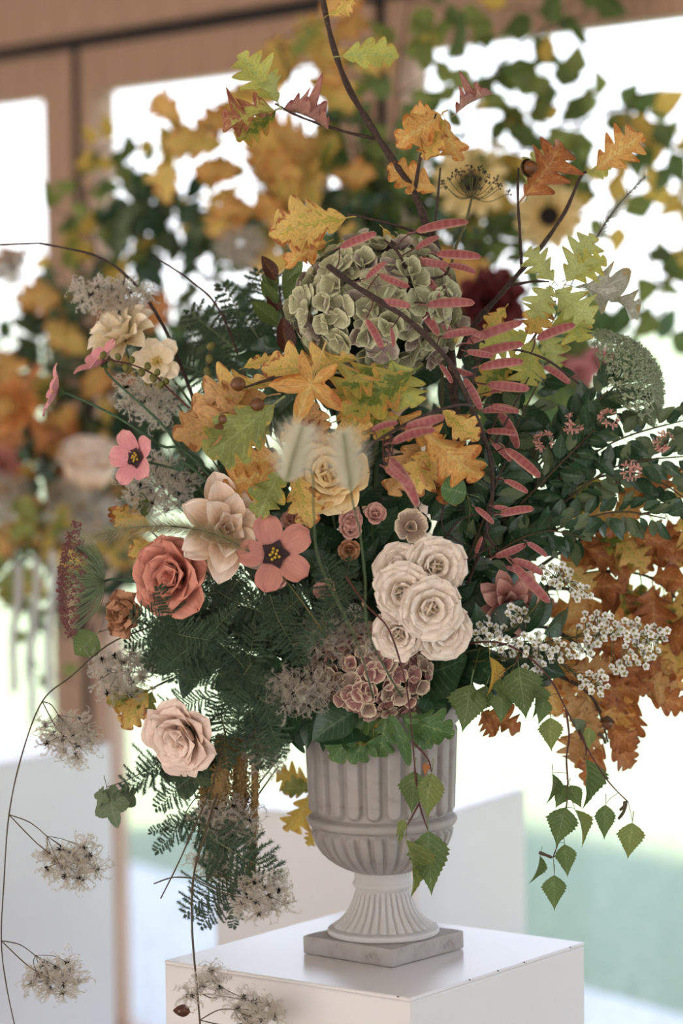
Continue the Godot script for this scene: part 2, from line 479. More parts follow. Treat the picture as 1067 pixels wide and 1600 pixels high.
# star shaped leaf: maple, ivy
func star_mesh(points: int, deep: float, sharp: float, cup: float, seed_: int) -> ArrayMesh:
	var s := Shape.new()
	var n := 72; var rings := 6
	for j in rings:
		for i in n + 1:
			var a := (float(i) / n - 0.5) * TAU
			var q := absf(a) / TAU * 2.0                      # 0 at the tip, 1 at the stalk
			var l := saw(a / TAU * points + 0.5)
			var r := (1.0 - deep + deep * pow(l, sharp)) * (1.0 - 0.45 * q * q) * (0.55 if q > 0.96 else 1.0)
			r *= 1.0 + 0.05 * saw(a * 6.0 + 0.2)
			var k := float(j) / (rings - 1)
			var p := Vector3(sin(a) * r, cos(a) * r, 0) * k * 0.62
			p.z = cup * k * k * (0.5 + 0.5 * sin(a * 3 + seed_)) * 0.3 - absf(p.x) * 0.12
			s.add(p + Vector3(0, 0.38, 0), Vector2(0.5 + 0.5 * k * sin(a), 0.5 + 0.5 * k * cos(a)))
	s.weave(0, n + 1, rings)
	var f := s.v.size()
	s.tube([Vector3(0, -0.25, -0.03), Vector3(0, 0.1, -0.005), Vector3(0, 0.38, -0.004)], 0.014, 0.006, 4)
	for k in range(f, s.v.size()): s.uv[k] = Vector2(0.5, 0.03)
	return s.mesh()
# a petal of length 1 from the origin along y, its inner side towards +z
func petal(w: float, cup: float, bend: float, curl: float, ruffle: float, tip: float, seed_: int, nu := 9, nv := 10, base_w := 0.25, notch := 0.0) -> ArrayMesh:
	var s := Shape.new()
	var y := 0.0; var z := 0.0
	for j in nv:
		var t := float(j) / (nv - 1)
		var ang := bend * t - curl * (0.45 * smoothstep(0.5, 0.9, t) + 1.1 * smoothstep(0.78, 1.0, t))
		if j > 0:
			y += cos(ang) / (nv - 1); z += sin(ang) / (nv - 1)
		var ww := w * (base_w + (1.0 - base_w) * sin(PI * 0.5 * clampf(t / 0.62, 0, 1)))
		if t > 0.62: ww = w * pow(clampf(1.0 - pow((t - 0.62) / 0.38, 2.0), 0, 1), tip)
		ww = maxf(ww, 0.012)
		for i in nu:
			var u := i * 2.0 / (nu - 1) - 1.0
			var x := u * ww
			var zz := cup * u * u * ww - curl * 0.28 * pow(absf(u), 5.0) * ww * t + ruffle * (sin(u * 5.0 + seed_ * 1.3) + 0.25 * sin(u * 8.0 - seed_)) * t * t
			var yy := y - notch * t * t * (1.0 - absf(u)) * 0.2 + ruffle * 0.6 * sin(u * 4.0 + seed_ * 2.1) * t * t
			s.add(Vector3(x, yy - sin(ang) * zz * 0.3, z + zz), Vector2(i / (nu - 1.0), t))
	s.weave(0, nu, nv)
	return s.mesh()
func petal_tex(base: Color, mid: Color, edge: Color, rim := 0.0, seed_ := 3) -> ImageTexture:
	var w := 48; var h := 64
	var im := Image.create(w, h, false, Image.FORMAT_RGB8)
	var n := FastNoiseLite.new(); n.seed = seed_; n.frequency = 0.06
	for y in h:
		for x in w:
			var t := float(y) / h
			var u := absf(x * 2.0 / w - 1.0)
			var a := n.get_noise_2d(x * 3.0, y * 0.5)
			var c := base.lerp(mid, smoothstep(0.0, 0.35, t + a * 0.1)).lerp(edge, smoothstep(0.55, 1.0, t + a * 0.12))
			if rim > 0.0 and maxf(u, t) > 1.0 - rim + a * 0.05: c = edge
			im.set_pixel(x, y, c * (1.0 + a * 0.08))
	return ImageTexture.create_from_image(im)
func petal_mat(called: String, base: Color, mid: Color, edge: Color, back := 0.5, rim := 0.0) -> StandardMaterial3D:
	var m := mat(called, Color.WHITE, 0.6, back)
	m.albedo_texture = petal_tex(base, mid, edge, rim, called.hash() % 997)
	return m
func petal_at(m: ArrayMesh, mt: Material, parent: Node3D, f: Basis, around: float, tilt: float, length: float, out := 0.0, up := 0.0, called := "petal") -> void:
	var b := f * Basis(Vector3.FORWARD, -around) * Basis(Vector3.RIGHT, tilt)
	var o := f * (Basis(Vector3.FORWARD, -around) * Vector3(0, out, up))
	part(called, m, mt, parent, Transform3D(b * Basis.from_scale(Vector3.ONE * length), o))

func seed_head() -> ArrayMesh:      # clematis: dark achenes and curling feathered tails
	var s := Shape.new()
	var tail := Color(0.86, 0.82, 0.76); var dark := Color(0.045, 0.028, 0.022)
	for k in 15:
		var d := jit(1.0).normalized()
		s.tube([d * 0.0004, d * 0.0034, d * 0.0064], 0.0014, 0.0004, 4, dark)
	for k in 26:
		var d := jit(1.0).normalized()
		var side := d.cross(jit(1.0)).normalized()
		var pts := []
		var len_ := R(0.012, 0.021)
		var tw := R(1.0, 3.4)
		for j in 9:
			var t := j / 8.0
			pts.append(d * len_ * sin(t * minf(tw, 2.2)) / 1.0 + side * len_ * 0.55 * (1.0 - cos(t * tw)))
		s.hair(pts, 0.00034, tail)
		for j in range(1, 9):
			for q in 7:
				var h: Vector3 = (pts[j] - pts[j - 1]).normalized()
				var o := (h * 0.5 + jit(1.0)).normalized() * R(0.0016, 0.0042)
				s.hair([pts[j], pts[j] + o * 1.2 + jit(0.0004)], 0.00022, tail)
	return s.mesh()
func plume_mesh(length: float, width: float, seed_: int) -> ArrayMesh:   # one flat, feathery asparagus fern frond along +y
	var r := RandomNumberGenerator.new(); r.seed = seed_
	var s := Shape.new()
	var stem := []
	for k in 10: stem.append(Vector3(0.04 * length * sin(k * 0.5), length * k / 9.0, 0.06 * length * sin(k * 0.33)))
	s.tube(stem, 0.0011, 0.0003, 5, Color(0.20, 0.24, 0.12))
	var n := 38
	for k in n:
		var t := (k + r.randf_range(0.2, 0.8)) / n
		var p: Vector3 = stem[0].lerp(stem[9], t); p = stem[int(t * 9)].lerp(stem[mini(int(t * 9) + 1, 9)], fposmod(t * 9, 1.0))
		var sd := 1.0 if k % 2 == 0 else -1.0
		var bl := width * pow(sin(PI * (0.12 + 0.86 * t)), 0.8) * r.randf_range(0.6, 1.15)
		var lift := r.randf_range(-0.35, 0.5)
		var pts := []
		for j in 6:
			var q := j / 5.0
			pts.append(p + Vector3(sd * bl * q, bl * (0.5 + lift * 0.5) * q - bl * 0.18 * q * q, bl * lift * 0.7 * q + r.randf_range(-0.001, 0.001)))
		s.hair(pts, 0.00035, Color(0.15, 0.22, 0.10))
		var tufts := int(8 + bl / 0.0028)
		for j in tufts:
			var q := (j + 0.6) / tufts
			var b: Vector3 = pts[int(q * 4.99)].lerp(pts[int(q * 4.99) + 1], fposmod(q * 4.99, 1.0))
			for e in 8:
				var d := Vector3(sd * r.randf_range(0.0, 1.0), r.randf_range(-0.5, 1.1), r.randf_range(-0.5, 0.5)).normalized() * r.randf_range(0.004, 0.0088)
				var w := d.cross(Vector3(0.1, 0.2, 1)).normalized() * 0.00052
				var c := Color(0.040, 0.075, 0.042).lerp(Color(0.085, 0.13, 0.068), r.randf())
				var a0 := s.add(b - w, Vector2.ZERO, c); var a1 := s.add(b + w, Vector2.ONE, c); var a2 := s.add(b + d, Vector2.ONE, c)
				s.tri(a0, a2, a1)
	return s.mesh()
func bristle_mesh(pts: Array, rad: Callable, n: int, hair_w: float, core: float, cc: Color, hc: Color, lean := 0.6, cnt := 3, least := 0.7) -> ArrayMesh:
	# a grass head: a spine with a core and hairs leaning towards its tip
	var s := Shape.new()
	var m := pts.size()
	s.tube(pts, core, core * 0.4, 6, cc)
	for k in n:
		var t := (k + R(0, 1)) / n
		var q := t * (m - 1.001)
		var p: Vector3 = pts[int(q)].lerp(pts[int(q) + 1], fposmod(q, 1.0))
		var along: Vector3 = (pts[int(q) + 1] - pts[int(q)]).normalized()
		for e in cnt:
			var o := along.cross(jit(1.0)).normalized()
			var d: Vector3 = (o + along * (lean + R(-0.25, 0.25))).normalized() * float(rad.call(t)) * R(least, 1.12)
			var c := hc.lerp(cc, R(0, 0.35))
			s.hair([p, p + d * 0.5 + jit(0.0004), p + d + along * d.length() * 0.12], hair_w, c)
	return s.mesh()
func pod_mesh(seed_: int) -> ArrayMesh:      # flat pod of length 1 along +y with swollen seeds, a beak and a seam
	var s := Shape.new()
	var rows := 40; var n := 12
	for j in rows:
		var t := float(j) / (rows - 1)
		var w := 0.088 * pow(clampf(sin(PI * (0.06 + 0.88 * t)), 0, 1), 0.45) * (1.0 if t < 0.94 else (1.0 - t) / 0.06 * 0.9 + 0.1) * (smoothstep(0.0, 0.1, t) * 0.9 + 0.1)
		var bump := 0.022 + 0.009 * pow(absf(sin(t * PI * 7.0 + seed_)), 1.4)
		for i in n + 1:
			var a := TAU * i / n
			var sx := signf(cos(a)) * pow(absf(cos(a)), 0.8)
			var x := sx * w + 0.16 * (t - 0.5) * (t - 0.5) * sin(seed_ * 1.0)
			var zz := sin(a) * bump * minf(1.0, w / 0.05) * (1.0 - 0.6 * pow(absf(cos(a)), 3.0))
			var c := Color(0.28, 0.060, 0.062).lerp(Color(0.35, 0.105, 0.098), pow(absf(sin(t * PI * 7.0 + seed_)), 3.0) * absf(sin(a)))
			if absf(cos(a)) > 0.86: c = Color(0.42, 0.20, 0.15)
			s.add(Vector3(x, t, zz + 0.09 * sin(PI * t) * cos(seed_ * 2.0)), Vector2(float(i) / n, t), c)
	s.weave(0, n + 1, rows)
	s.tube([Vector3(0.03 * sin(seed_), -0.16, 0.0), Vector3(0.01, -0.05, 0.01), Vector3(0.04 * sin(seed_ * 1.0), 0.015, 0.0)], 0.016, 0.012, 5, Color(0.24, 0.10, 0.08))
	return s.mesh()
func acorn_parts(o: Node3D, where: Transform3D) -> void:
	var nut := Shape.new()
	for j in 12:
		var t := j / 11.0
		for i in 15:
			var r := 0.0085 * pow(sin(PI * clampf(0.12 + t * 0.88, 0, 1)), 0.55)
			nut.add(Vector3(cos(TAU * i / 14) * r, t * 0.019, sin(TAU * i / 14) * r), Vector2(i / 14.0, t))
	nut.weave(0, 15, 12)
	part("acorn_nut", nut.mesh(), M["acorn brown"], o, where)
	var cup := Shape.new()
	for j in 9:
		var t := j / 8.0
		for i in 21:
			var r := 0.0105 * sin(PI * 0.5 * (0.02 + t * 0.98)) * (1.0 + 0.05 * saw(i * 0.5 + j * 0.5))
			cup.add(Vector3(cos(TAU * i / 20) * r, -0.004 + t * 0.010, sin(TAU * i / 20) * r), Vector2(i / 20.0, t))
	cup.weave(0, 21, 9)
	part("acorn_cup", cup.mesh(), M["acorn cup"], o, where)

func make_kinds() -> void:
	# woody and green stems
	surf("bark", noise_tex(0.06, [[0.2, Color(0.19, 0.13, 0.11)], [0.6, Color(0.27, 0.20, 0.17)], [0.85, Color(0.36, 0.29, 0.25)]], 61), 0.8, 9.0)
	surf("red bark", noise_tex(0.06, [[0.2, Color(0.26, 0.12, 0.10)], [0.8, Color(0.38, 0.21, 0.17)]], 62), 0.7, 12.0)
	mat("green stem", Color(0.26, 0.33, 0.17), 0.6, 0.15)
	mat("blue green stem", Color(0.24, 0.36, 0.24), 0.6, 0.15)
	mat("olive stem", Color(0.36, 0.34, 0.17), 0.6)
	mat("vine stem", Color(0.30, 0.25, 0.16), 0.7)
	mat("acorn brown", Color(0.40, 0.24, 0.11), 0.35); mat("acorn cup", Color(0.36, 0.29, 0.20), 0.9)
	mat("vertex matte", Color.WHITE, 0.85, 0.35, true)
	mat("vertex hair", Color.WHITE, 0.9, 1.3, true)
	mat("vertex petal", Color.WHITE, 0.7, 0.45, true)
	mat("vertex satin", Color.WHITE, 0.45, 0.15, true)
	# leaf pigments: blade, along the rib, rim, blotch
	var yg := Color(0.70, 0.66, 0.22); var gold := Color(0.87, 0.72, 0.40); var rust := Color(0.66, 0.40, 0.20); var ochre := Color(0.78, 0.56, 0.26)
	var moss := Color(0.40, 0.46, 0.16); var tan_ := Color(0.70, 0.50, 0.28); var umber := Color(0.48, 0.30, 0.17)
	leaf_mat("oak lime", Color(0.74, 0.74, 0.38), Color(0.66, 0.70, 0.38), Color(0.76, 0.66, 0.32), Color(0.50, 0.36, 0.12), 0.3, 0.1, 0.15)
	leaf_mat("oak pale", Color(0.72, 0.75, 0.46), Color(0.70, 0.72, 0.45), Color(0.66, 0.62, 0.30), Color(0.55, 0.40, 0.15), 0.2, 0.08, 0.12)
	leaf_mat("oak gold", gold, Color(0.72, 0.66, 0.26), rust, umber, 0.35, 0.16, 0.25)
	leaf_mat("oak orange", Color(0.85, 0.64, 0.35), Color(0.87, 0.73, 0.42), Color(0.74, 0.46, 0.20), rust, 0.25, 0.2, 0.3)
	leaf_mat("oak rust", Color(0.68, 0.42, 0.22), Color(0.76, 0.53, 0.28), Color(0.56, 0.32, 0.17), umber, 0.25, 0.2, 0.3)
	leaf_mat("oak red green", Color(0.64, 0.40, 0.27), Color(0.70, 0.68, 0.34), Color(0.58, 0.31, 0.22), umber, 0.75, 0.2, 0.2)
	leaf_mat("oak tan", Color(0.80, 0.62, 0.40), Color(0.74, 0.58, 0.32), Color(0.62, 0.40, 0.20), rust, 0.3, 0.12, 0.15)
	leaf_mat("oak olive", Color(0.66, 0.60, 0.26), moss, ochre, rust, 0.6, 0.22, 0.2)
	leaf_mat("oak moss", Color(0.54, 0.57, 0.30), Color(0.58, 0.62, 0.34), Color(0.74, 0.62, 0.28), umber, 0.3, 0.12, 0.2)
	leaf_mat("oak silver", Color(0.66, 0.66, 0.58), Color(0.78, 0.78, 0.72), Color(0.66, 0.58, 0.40), ochre, 0.3, 0.06, 0.1)
	leaf_mat("oak pink", Color(0.74, 0.53, 0.48), Color(0.78, 0.60, 0.50), Color(0.62, 0.36, 0.35), rust, 0.3, 0.12, 0.15)
	leaf_mat("birch green", Color(0.36, 0.44, 0.22), Color(0.46, 0.53, 0.31), Color(0.36, 0.42, 0.20), Color(0.42, 0.36, 0.17), 0.05, 0.03, 0.03, 0.85)
	leaf_mat("birch light", Color(0.49, 0.54, 0.27), Color(0.58, 0.62, 0.36), Color(0.52, 0.50, 0.24), Color(0.52, 0.36, 0.10), 0.05, 0.05, 0.08, 0.9)
	leaf_mat("birch yellow", Color(0.84, 0.70, 0.32), Color(0.83, 0.74, 0.40), Color(0.78, 0.58, 0.26), rust, 0.1, 0.08, 0.12, 0.9)
	leaf_mat("viburnum", Color(0.29, 0.42, 0.21), Color(0.42, 0.52, 0.30), Color(0.38, 0.46, 0.22), Color(0.42, 0.24, 0.10), 0.1, 0.05, 0.05, 0.5)
	leaf_mat("glossy leaf", Color(0.18, 0.29, 0.18), Color(0.27, 0.38, 0.26), Color(0.17, 0.27, 0.16), Color(0.24, 0.27, 0.14), 0.04, 0.02, 0.0, 0.4, 0.3)
	leaf_mat("ivy leaf", Color(0.36, 0.43, 0.29), Color(0.38, 0.42, 0.28), Color(0.28, 0.32, 0.16), umber, 0.15, 0.04, 0.05, 0.4)
	leaf_mat("bronze leaf", Color(0.30, 0.15, 0.10), Color(0.40, 0.26, 0.14), Color(0.26, 0.11, 0.07), umber, 0.2, 0.1, 0.1, 0.5)
	# leaf shapes: a few of each kind
	for k in 4:
		K["oak%d" % k] = leaf_mesh("oak", [-0.5, 0.6, -0.9, 0.3][k], [0.25, -0.2, 0.5, 0.35][k], [0.15, 0.25, 0.35, 0.2][k], k * 3 + 1)
		K["turkey%d" % k] = leaf_mesh("turkey", [-0.4, 0.7, -1.1, 0.4][k], [0.3, -0.25, 0.6, 0.4][k], [0.15, 0.25, 0.4, 0.2][k], k * 5 + 2)
		K["birch%d" % k] = leaf_mesh("birch", [-0.3, 0.5, -0.8, 0.2][k], [0.15, 0.3, 0.8, -0.2][k], 0.06, k * 2 + 1, 40, 0.28)
		K["ovate%d" % k] = leaf_mesh("ovate", [-0.5, 0.5, -0.9, 0.1][k], [0.25, 0.4, 0.5, 0.1][k], 0.05, k + 3, 12, 0.1)
	K["folded"] = leaf_mesh("turkey", -0.8, 1.9, 0.4, 4)
	K["round"] = leaf_mesh("round", -0.3, 0.2, 0.05, 2, 18, 0.5)
	K["serrate0"] = leaf_mesh("serrate", -0.6, 0.3, 0.06, 1, 40, 0.1)
	K["serrate1"] = leaf_mesh("serrate", 0.5, 0.2, 0.08, 3, 40, 0.1)
	K["strap"] = leaf_mesh("strap", -0.7, 0.3, 0.02, 3, 14, 0.05)
	K["maple"] = star_mesh(5, 0.66, 1.35, 0.6, 2)
	K["ivy"] = star_mesh(5, 0.4, 0.9, 0.3, 4)
	for k in 3:
		K["pod%d" % k] = pod_mesh(k + 1)
		K["plume%d" % k] = plume_mesh(0.17, [0.042, 0.05, 0.035][k], k + 70)
		K["seedhead%d" % k] = seed_head()

# ---------------------------------------------------------------- growing things
func leaf(o: Node3D, mesh: String, mt: String, p0: Vector3, p1: Vector3, face: Vector3, wide := 1.0, called := "leaf") -> MeshInstance3D:
	var d := p1 - p0
	var b := frame(d, face)
	var l := d.length()
	return part(called, K[mesh], M[mt], o, Transform3D(Basis(b.x * l * wide, b.y * l, b.z * l), p0 - o.position))
func wood(o: Node3D, pts: Array, r0: float, r1: float, mt: String, called := "twig", knob := 0.35, n := 8) -> void:
	var s := Shape.new()
	var q := curve(pts, n).map(func(p): return p - o.position)
	s.tube(q, r0, r1, 7, Color.WHITE, knob)
	part(called, s.mesh(), M[mt], o)
func facing(roll := 0.35) -> Vector3:
	return dirn(R(-roll, roll), R(-roll, roll) + 0.15, 1.0)
func nearest(p: Vector3, pts: Array) -> Vector3:
	var best: Vector3 = pts[0]
	for q in pts:
		if q.distance_to(p) < best.distance_to(p): best = q
	return best
func mouth() -> Vector3:
	return urn_base + Vector3(R(-0.06, 0.06), 0.34, R(-0.06, 0.06))
# a branch through the points with leaves set along it in turn
func spray_of(o: Node3D, path: Array, from: float, n: int, kinds: Array, mats: Array, len0: float, len1: float, splay := 0.8, droop := 0.2, roll := 0.6, called := "leaf") -> void:
	var q := curve(path, 10)
	for k in n:
		var t := from + (1.0 - from) * (k + R(0.1, 0.9)) / n
		var i := mini(int(t * (q.size() - 1)), q.size() - 2)
		var along: Vector3 = (q[i + 1] - q[i]).normalized()
		var side := along.cross(dirn(0, 0, 1)).normalized() * (1 if k % 2 == 0 else -1)
		var d := (along * R(0.3, 0.9) + side * splay * R(0.5, 1.2) + dirn(0, 0, 1) * R(-0.6, 0.6) + Vector3.DOWN * droop).normalized()
		var l := R(len0, len1)
		var p: Vector3 = q[i]
		leaf(o, kinds[rng.randi() % kinds.size()], mats[rng.randi() % mats.size()], p + d * l * 0.16, p + d * l * 1.16, facing(roll), R(0.85, 1.1), called)
# ---------------------------------------------------------------- flowers
func look(r: float, u: float, t: float) -> Basis:     # z axis along the given direction, y as near up as can be
	var z := dirn(r, u, t)
	var y := (Vector3.UP - z * z.y)
	if y.length() < 0.05: y = dirn(0, 0, -1)
	y = y.normalized()
	return Basis(y.cross(z), y, z)
func stem_to(o: Node3D, from: Vector3, via: Array, to: Vector3, r: float, mt: String, called := "stem") -> void:
	var pts := [from]
	pts.append_array(via); pts.append(to)
	wood(o, pts, r * 0.85, r, mt, called, 0.0, 6)
# rows of petals round the z axis; each row: [count, tilt, length, out, mesh prefix, meshes]
func rows_of(o: Node3D, f: Basis, rows: Array, mt: String, scale := 1.0, lift := 0.0) -> void:
	var k := 0
	for row in rows:
		var a0 := R(0, TAU)
		for i in int(row[0]):
			petal_at(K["%s%d" % [row[4], k % int(row[5])]], M[mt], o, f, a0 + TAU * (i + R(-0.12, 0.12)) / row[0], row[1] + R(-0.09, 0.09), row[2] * scale * R(0.93, 1.07), row[3] * scale, lift)
			k += 1
func make_petals() -> void:
	for k in 4:
		K["rose%d" % k] = petal(0.52, 0.62, 0.55, 1.0, 0.025, 0.36, k, 15, 15, 0.35, 0.4)
		K["rosein%d" % k] = petal(0.42, 1.1, 0.9, 0.35, 0.02, 0.35, k + 5, 9, 9, 0.4)
		K["ruffled%d" % k] = petal(0.58, 0.35, 0.45, 0.6, 0.045, 0.3, k * 3, 15, 12, 0.3, 0.8)
		K["dahlia%d" % k] = petal(0.25, 0.75, 0.4, 0.5, 0.012, 0.62, k, 9, 11, 0.3)
		K["longpetal%d" % k] = petal(0.29, 0.75, 0.6, 0.45, 0.02, 0.72, k + 2, 11, 13, 0.36)
		K["frill%d" % k] = petal(0.42, 0.3, 0.5, 0.5, 0.14, 0.25, k * 2 + 1, 15, 9, 0.2)
		K["five%d" % k] = petal(0.365, 0.22, 0.25, 0.45, 0.03, 0.4, k * 4, 11, 10, 0.16)
		K["sepal%d" % k] = petal(0.56, 0.15, 0.6, 0.5, 0.025, 0.36, k * 2, 9, 8, 0.26)
		K["ray%d" % k] = petal(0.16, 0.4, 0.2, 0.4, 0.01, 0.7, k, 5, 8, 0.5)
	petal_mat("ivory petal", Color(0.93, 0.82, 0.70), Color(0.96, 0.89, 0.81), Color(0.96, 0.90, 0.84))
	petal_mat("coral petal", Color(0.76, 0.45, 0.38), Color(0.81, 0.51, 0.43), Color(0.86, 0.58, 0.50), 0.35)
	petal_mat("peach petal", Color(0.94, 0.76, 0.56), Color(0.98, 0.87, 0.76), Color(0.98, 0.91, 0.85))
	petal_mat("blush petal", Color(0.94, 0.80, 0.68), Color(0.98, 0.86, 0.78), Color(0.98, 0.88, 0.82))
	petal_mat("cream petal", Color(0.97, 0.86, 0.62), Color(0.99, 0.92, 0.78), Color(0.99, 0.93, 0.84))
	petal_mat("yellow petal", Color(0.93, 0.68, 0.34), Color(0.97, 0.81, 0.53), Color(0.98, 0.89, 0.70))
	petal_mat("brown petal", Color(0.54, 0.35, 0.22), Color(0.66, 0.46, 0.31), Color(0.72, 0.52, 0.39), 0.4)
	petal_mat("clay petal", Color(0.58, 0.36, 0.33), Color(0.74, 0.49, 0.43), Color(0.74, 0.48, 0.42), 0.3)
	petal_mat("rose pink petal", Color(0.60, 0.33, 0.35), Color(0.86, 0.57, 0.58), Color(0.88, 0.61, 0.61), 0.5)
	petal_mat("green sepal", Color(0.46, 0.40, 0.37), Color(0.60, 0.59, 0.45), Color(0.80, 0.80, 0.65), 0.45, 0.13)
	petal_mat("mauve sepal", Color(0.50, 0.42, 0.43), Color(0.59, 0.52, 0.48), Color(0.80, 0.77, 0.68), 0.45, 0.13)
	petal_mat("burgundy sepal", Color(0.46, 0.28, 0.28), Color(0.60, 0.40, 0.38), Color(0.85, 0.76, 0.66), 0.45, 0.15)
	petal_mat("olive pink sepal", Color(0.46, 0.38, 0.32), Color(0.62, 0.52, 0.45), Color(0.86, 0.79, 0.68), 0.45, 0.15)
	petal_mat("white petal", Color(0.93, 0.92, 0.86), Color(0.98, 0.97, 0.94), Color(0.99, 0.98, 0.96))
	petal_mat("maroon petal", Color(0.20, 0.04, 0.05), Color(0.32, 0.07, 0.08), Color(0.40, 0.11, 0.12), 0.3)
	petal_mat("dusty pink petal", Color(0.64, 0.42, 0.38), Color(0.82, 0.60, 0.55), Color(0.88, 0.69, 0.64), 0.45)
	petal_mat("sun petal", Color(0.88, 0.72, 0.42), Color(0.93, 0.83, 0.58), Color(0.94, 0.86, 0.64), 0.5)
	mat("dark eye", Color(0.16, 0.045, 0.06), 0.7)
	mat("anther yellow", Color(0.80, 0.66, 0.20), 0.7)
	mat("sunflower eye", Color(0.10, 0.065, 0.05), 0.9)
	petal_mat("orange petal", Color(0.78, 0.48, 0.26), Color(0.85, 0.57, 0.32), Color(0.88, 0.63, 0.38), 0.45)
	mat("bud olive", Color(0.40, 0.38, 0.16), 0.5)
	mat("calyx green", Color(0.24, 0.32, 0.15), 0.6, 0.2)

func dots(o: Node3D, f: Basis, n: int, r: float, h: float, size: float, mt: String, called: String) -> void:
	var s := Shape.new()
	for k in n:
		var a := k * 2.399
		var q := r * sqrt((k + 0.5) / n)
		var p := Vector3(cos(a) * q, sin(a) * q, h * (1.0 - 0.4 * q * q / (r * r)))
		s.tube([Vector3(p.x * 0.4, p.y * 0.4, 0), p * 0.9], size * 0.25, size * 0.2, 4)
		s.ball(p, Vector3.ONE * size, 6, 5)
	part(called, s.mesh(), M[mt], o, Transform3D(f, Vector3.ZERO))
func calyx(o: Node3D, f: Basis, r: float) -> void:
	var s := Shape.new()
	for j in 6:
		var t := j / 5.0
		for i in 11:
			var a := TAU * i / 10
			s.add(Vector3(cos(a), sin(a), 0) * r * (0.25 + 0.75 * sin(t * 1.5)) + Vector3(0, 0, -r * 1.3 * (1.0 - t)), Vector2(i / 10.0, t))
	s.weave(0, 11, 6)
	part("calyx", s.mesh(), M["calyx green"], o, Transform3D(f, Vector3.ZERO))
func rose(label: String, c: Vector3, f: Basis, r: float, mt: String, open := 0.0, group := "") -> Node3D:
	var o := thing("rose", label, "rose", c, group)
	rows_of(o, f, [[3, 1.52, 0.50, 0.02, "rosein", 4], [4, 1.42 - open * 0.3, 0.58, 0.07, "rosein", 4], [5, 1.22 - open * 0.3, 0.70, 0.10, "rose", 4], [5, 0.98 - open * 0.25, 0.84, 0.13, "rose", 4], [6, 0.66 - open * 0.2, 0.95, 0.14, "rose", 4], [6, 0.30 - open * 0.15, 1.0, 0.12, "rose", 4]], mt, r, -0.25 * r)
	calyx(o, f, r * 0.3)
	stem_to(o, c - f.z * r * 0.3, [c - f.z * r * 1.6 + Vector3.DOWN * 0.02], mouth(), 0.0022, "green stem")
	return o
func open_rose(label: String, c: Vector3, f: Basis, r: float, mt: String, group := "") -> Node3D:   # ruffled, flat open garden rose
	var o := thing("garden_rose", label, "rose", c, group)
	rows_of(o, f, [[4, 1.45, 0.36, 0.03, "rosein", 4], [4, 1.25, 0.46, 0.08, "rosein", 4], [5, 1.05, 0.58, 0.12, "ruffled", 4], [5, 0.75, 0.74, 0.16, "ruffled", 4], [6, 0.46, 0.86, 0.16, "ruffled", 4], [6, 0.14, 0.92, 0.14, "ruffled", 4]], mt, r, -0.16 * r)
	dots(o, f, 12, r * 0.12, r * 0.22, r * 0.025, "anther yellow", "stamens")
	calyx(o, f, r * 0.22)
	stem_to(o, c - f.z * r * 0.3, [c - f.z * r * 1.8 + Vector3.DOWN * 0.02], mouth(), 0.0018, "green stem")
	return o
func dahlia(label: String, c: Vector3, f: Basis, r: float, mt: String, rows: Array, called := "dahlia", to := Vector3.INF) -> Node3D:
	var o := thing(called, label, "dahlia", c)
	rows_of(o, f, rows, mt, r)
	calyx(o, f, r * 0.2)
	stem_to(o, c - f.z * r * 0.2, [c - f.z * r * 1.2 + Vector3.DOWN * 0.03], mouth() if to == Vector3.INF else to, 0.0025, "green stem")
	return o
func five(label: String, c: Vector3, f: Basis, r: float, mt: String, tilt: float, stem: Array) -> Node3D:
	var o := thing("five_petal_flower", label, "flower", c)
	for k in 5:
		petal_at(K["five%d" % (k % 4)], M[mt], o, f, TAU * k / 5 + R(-0.08, 0.08) + 0.3, tilt + R(-0.12, 0.12), r * R(0.95, 1.05), r * 0.06)
	var s := Shape.new()
	for k in 11:       # dark star in the throat
		var a := TAU * k / 10
		s.add(Vector3(cos(a), sin(a), 0) * r * (0.40 if k % 2 == 0 else 0.27) + Vector3(0, 0, 0.05 * r + r * 0.3 * sin(tilt)), Vector2.ZERO)
	var m0 := s.add(Vector3(0, 0, r * 0.02))
	for k in 10: s.tri(k, m0, k + 1)
	part("throat", s.mesh(), M["dark eye"], o, Transform3D(f, Vector3.ZERO))
	dots(o, f, 8, r * 0.16, r * 0.24, r * 0.04, "anther yellow", "stamens")
	calyx(o, f, r * 0.16)
	var pts := [c - f.z * r * 0.1]
	pts.append_array(stem)
	wood(o, pts, 0.0016, 0.0022, "blue green stem", "stem", 0.0, 6)
	return o
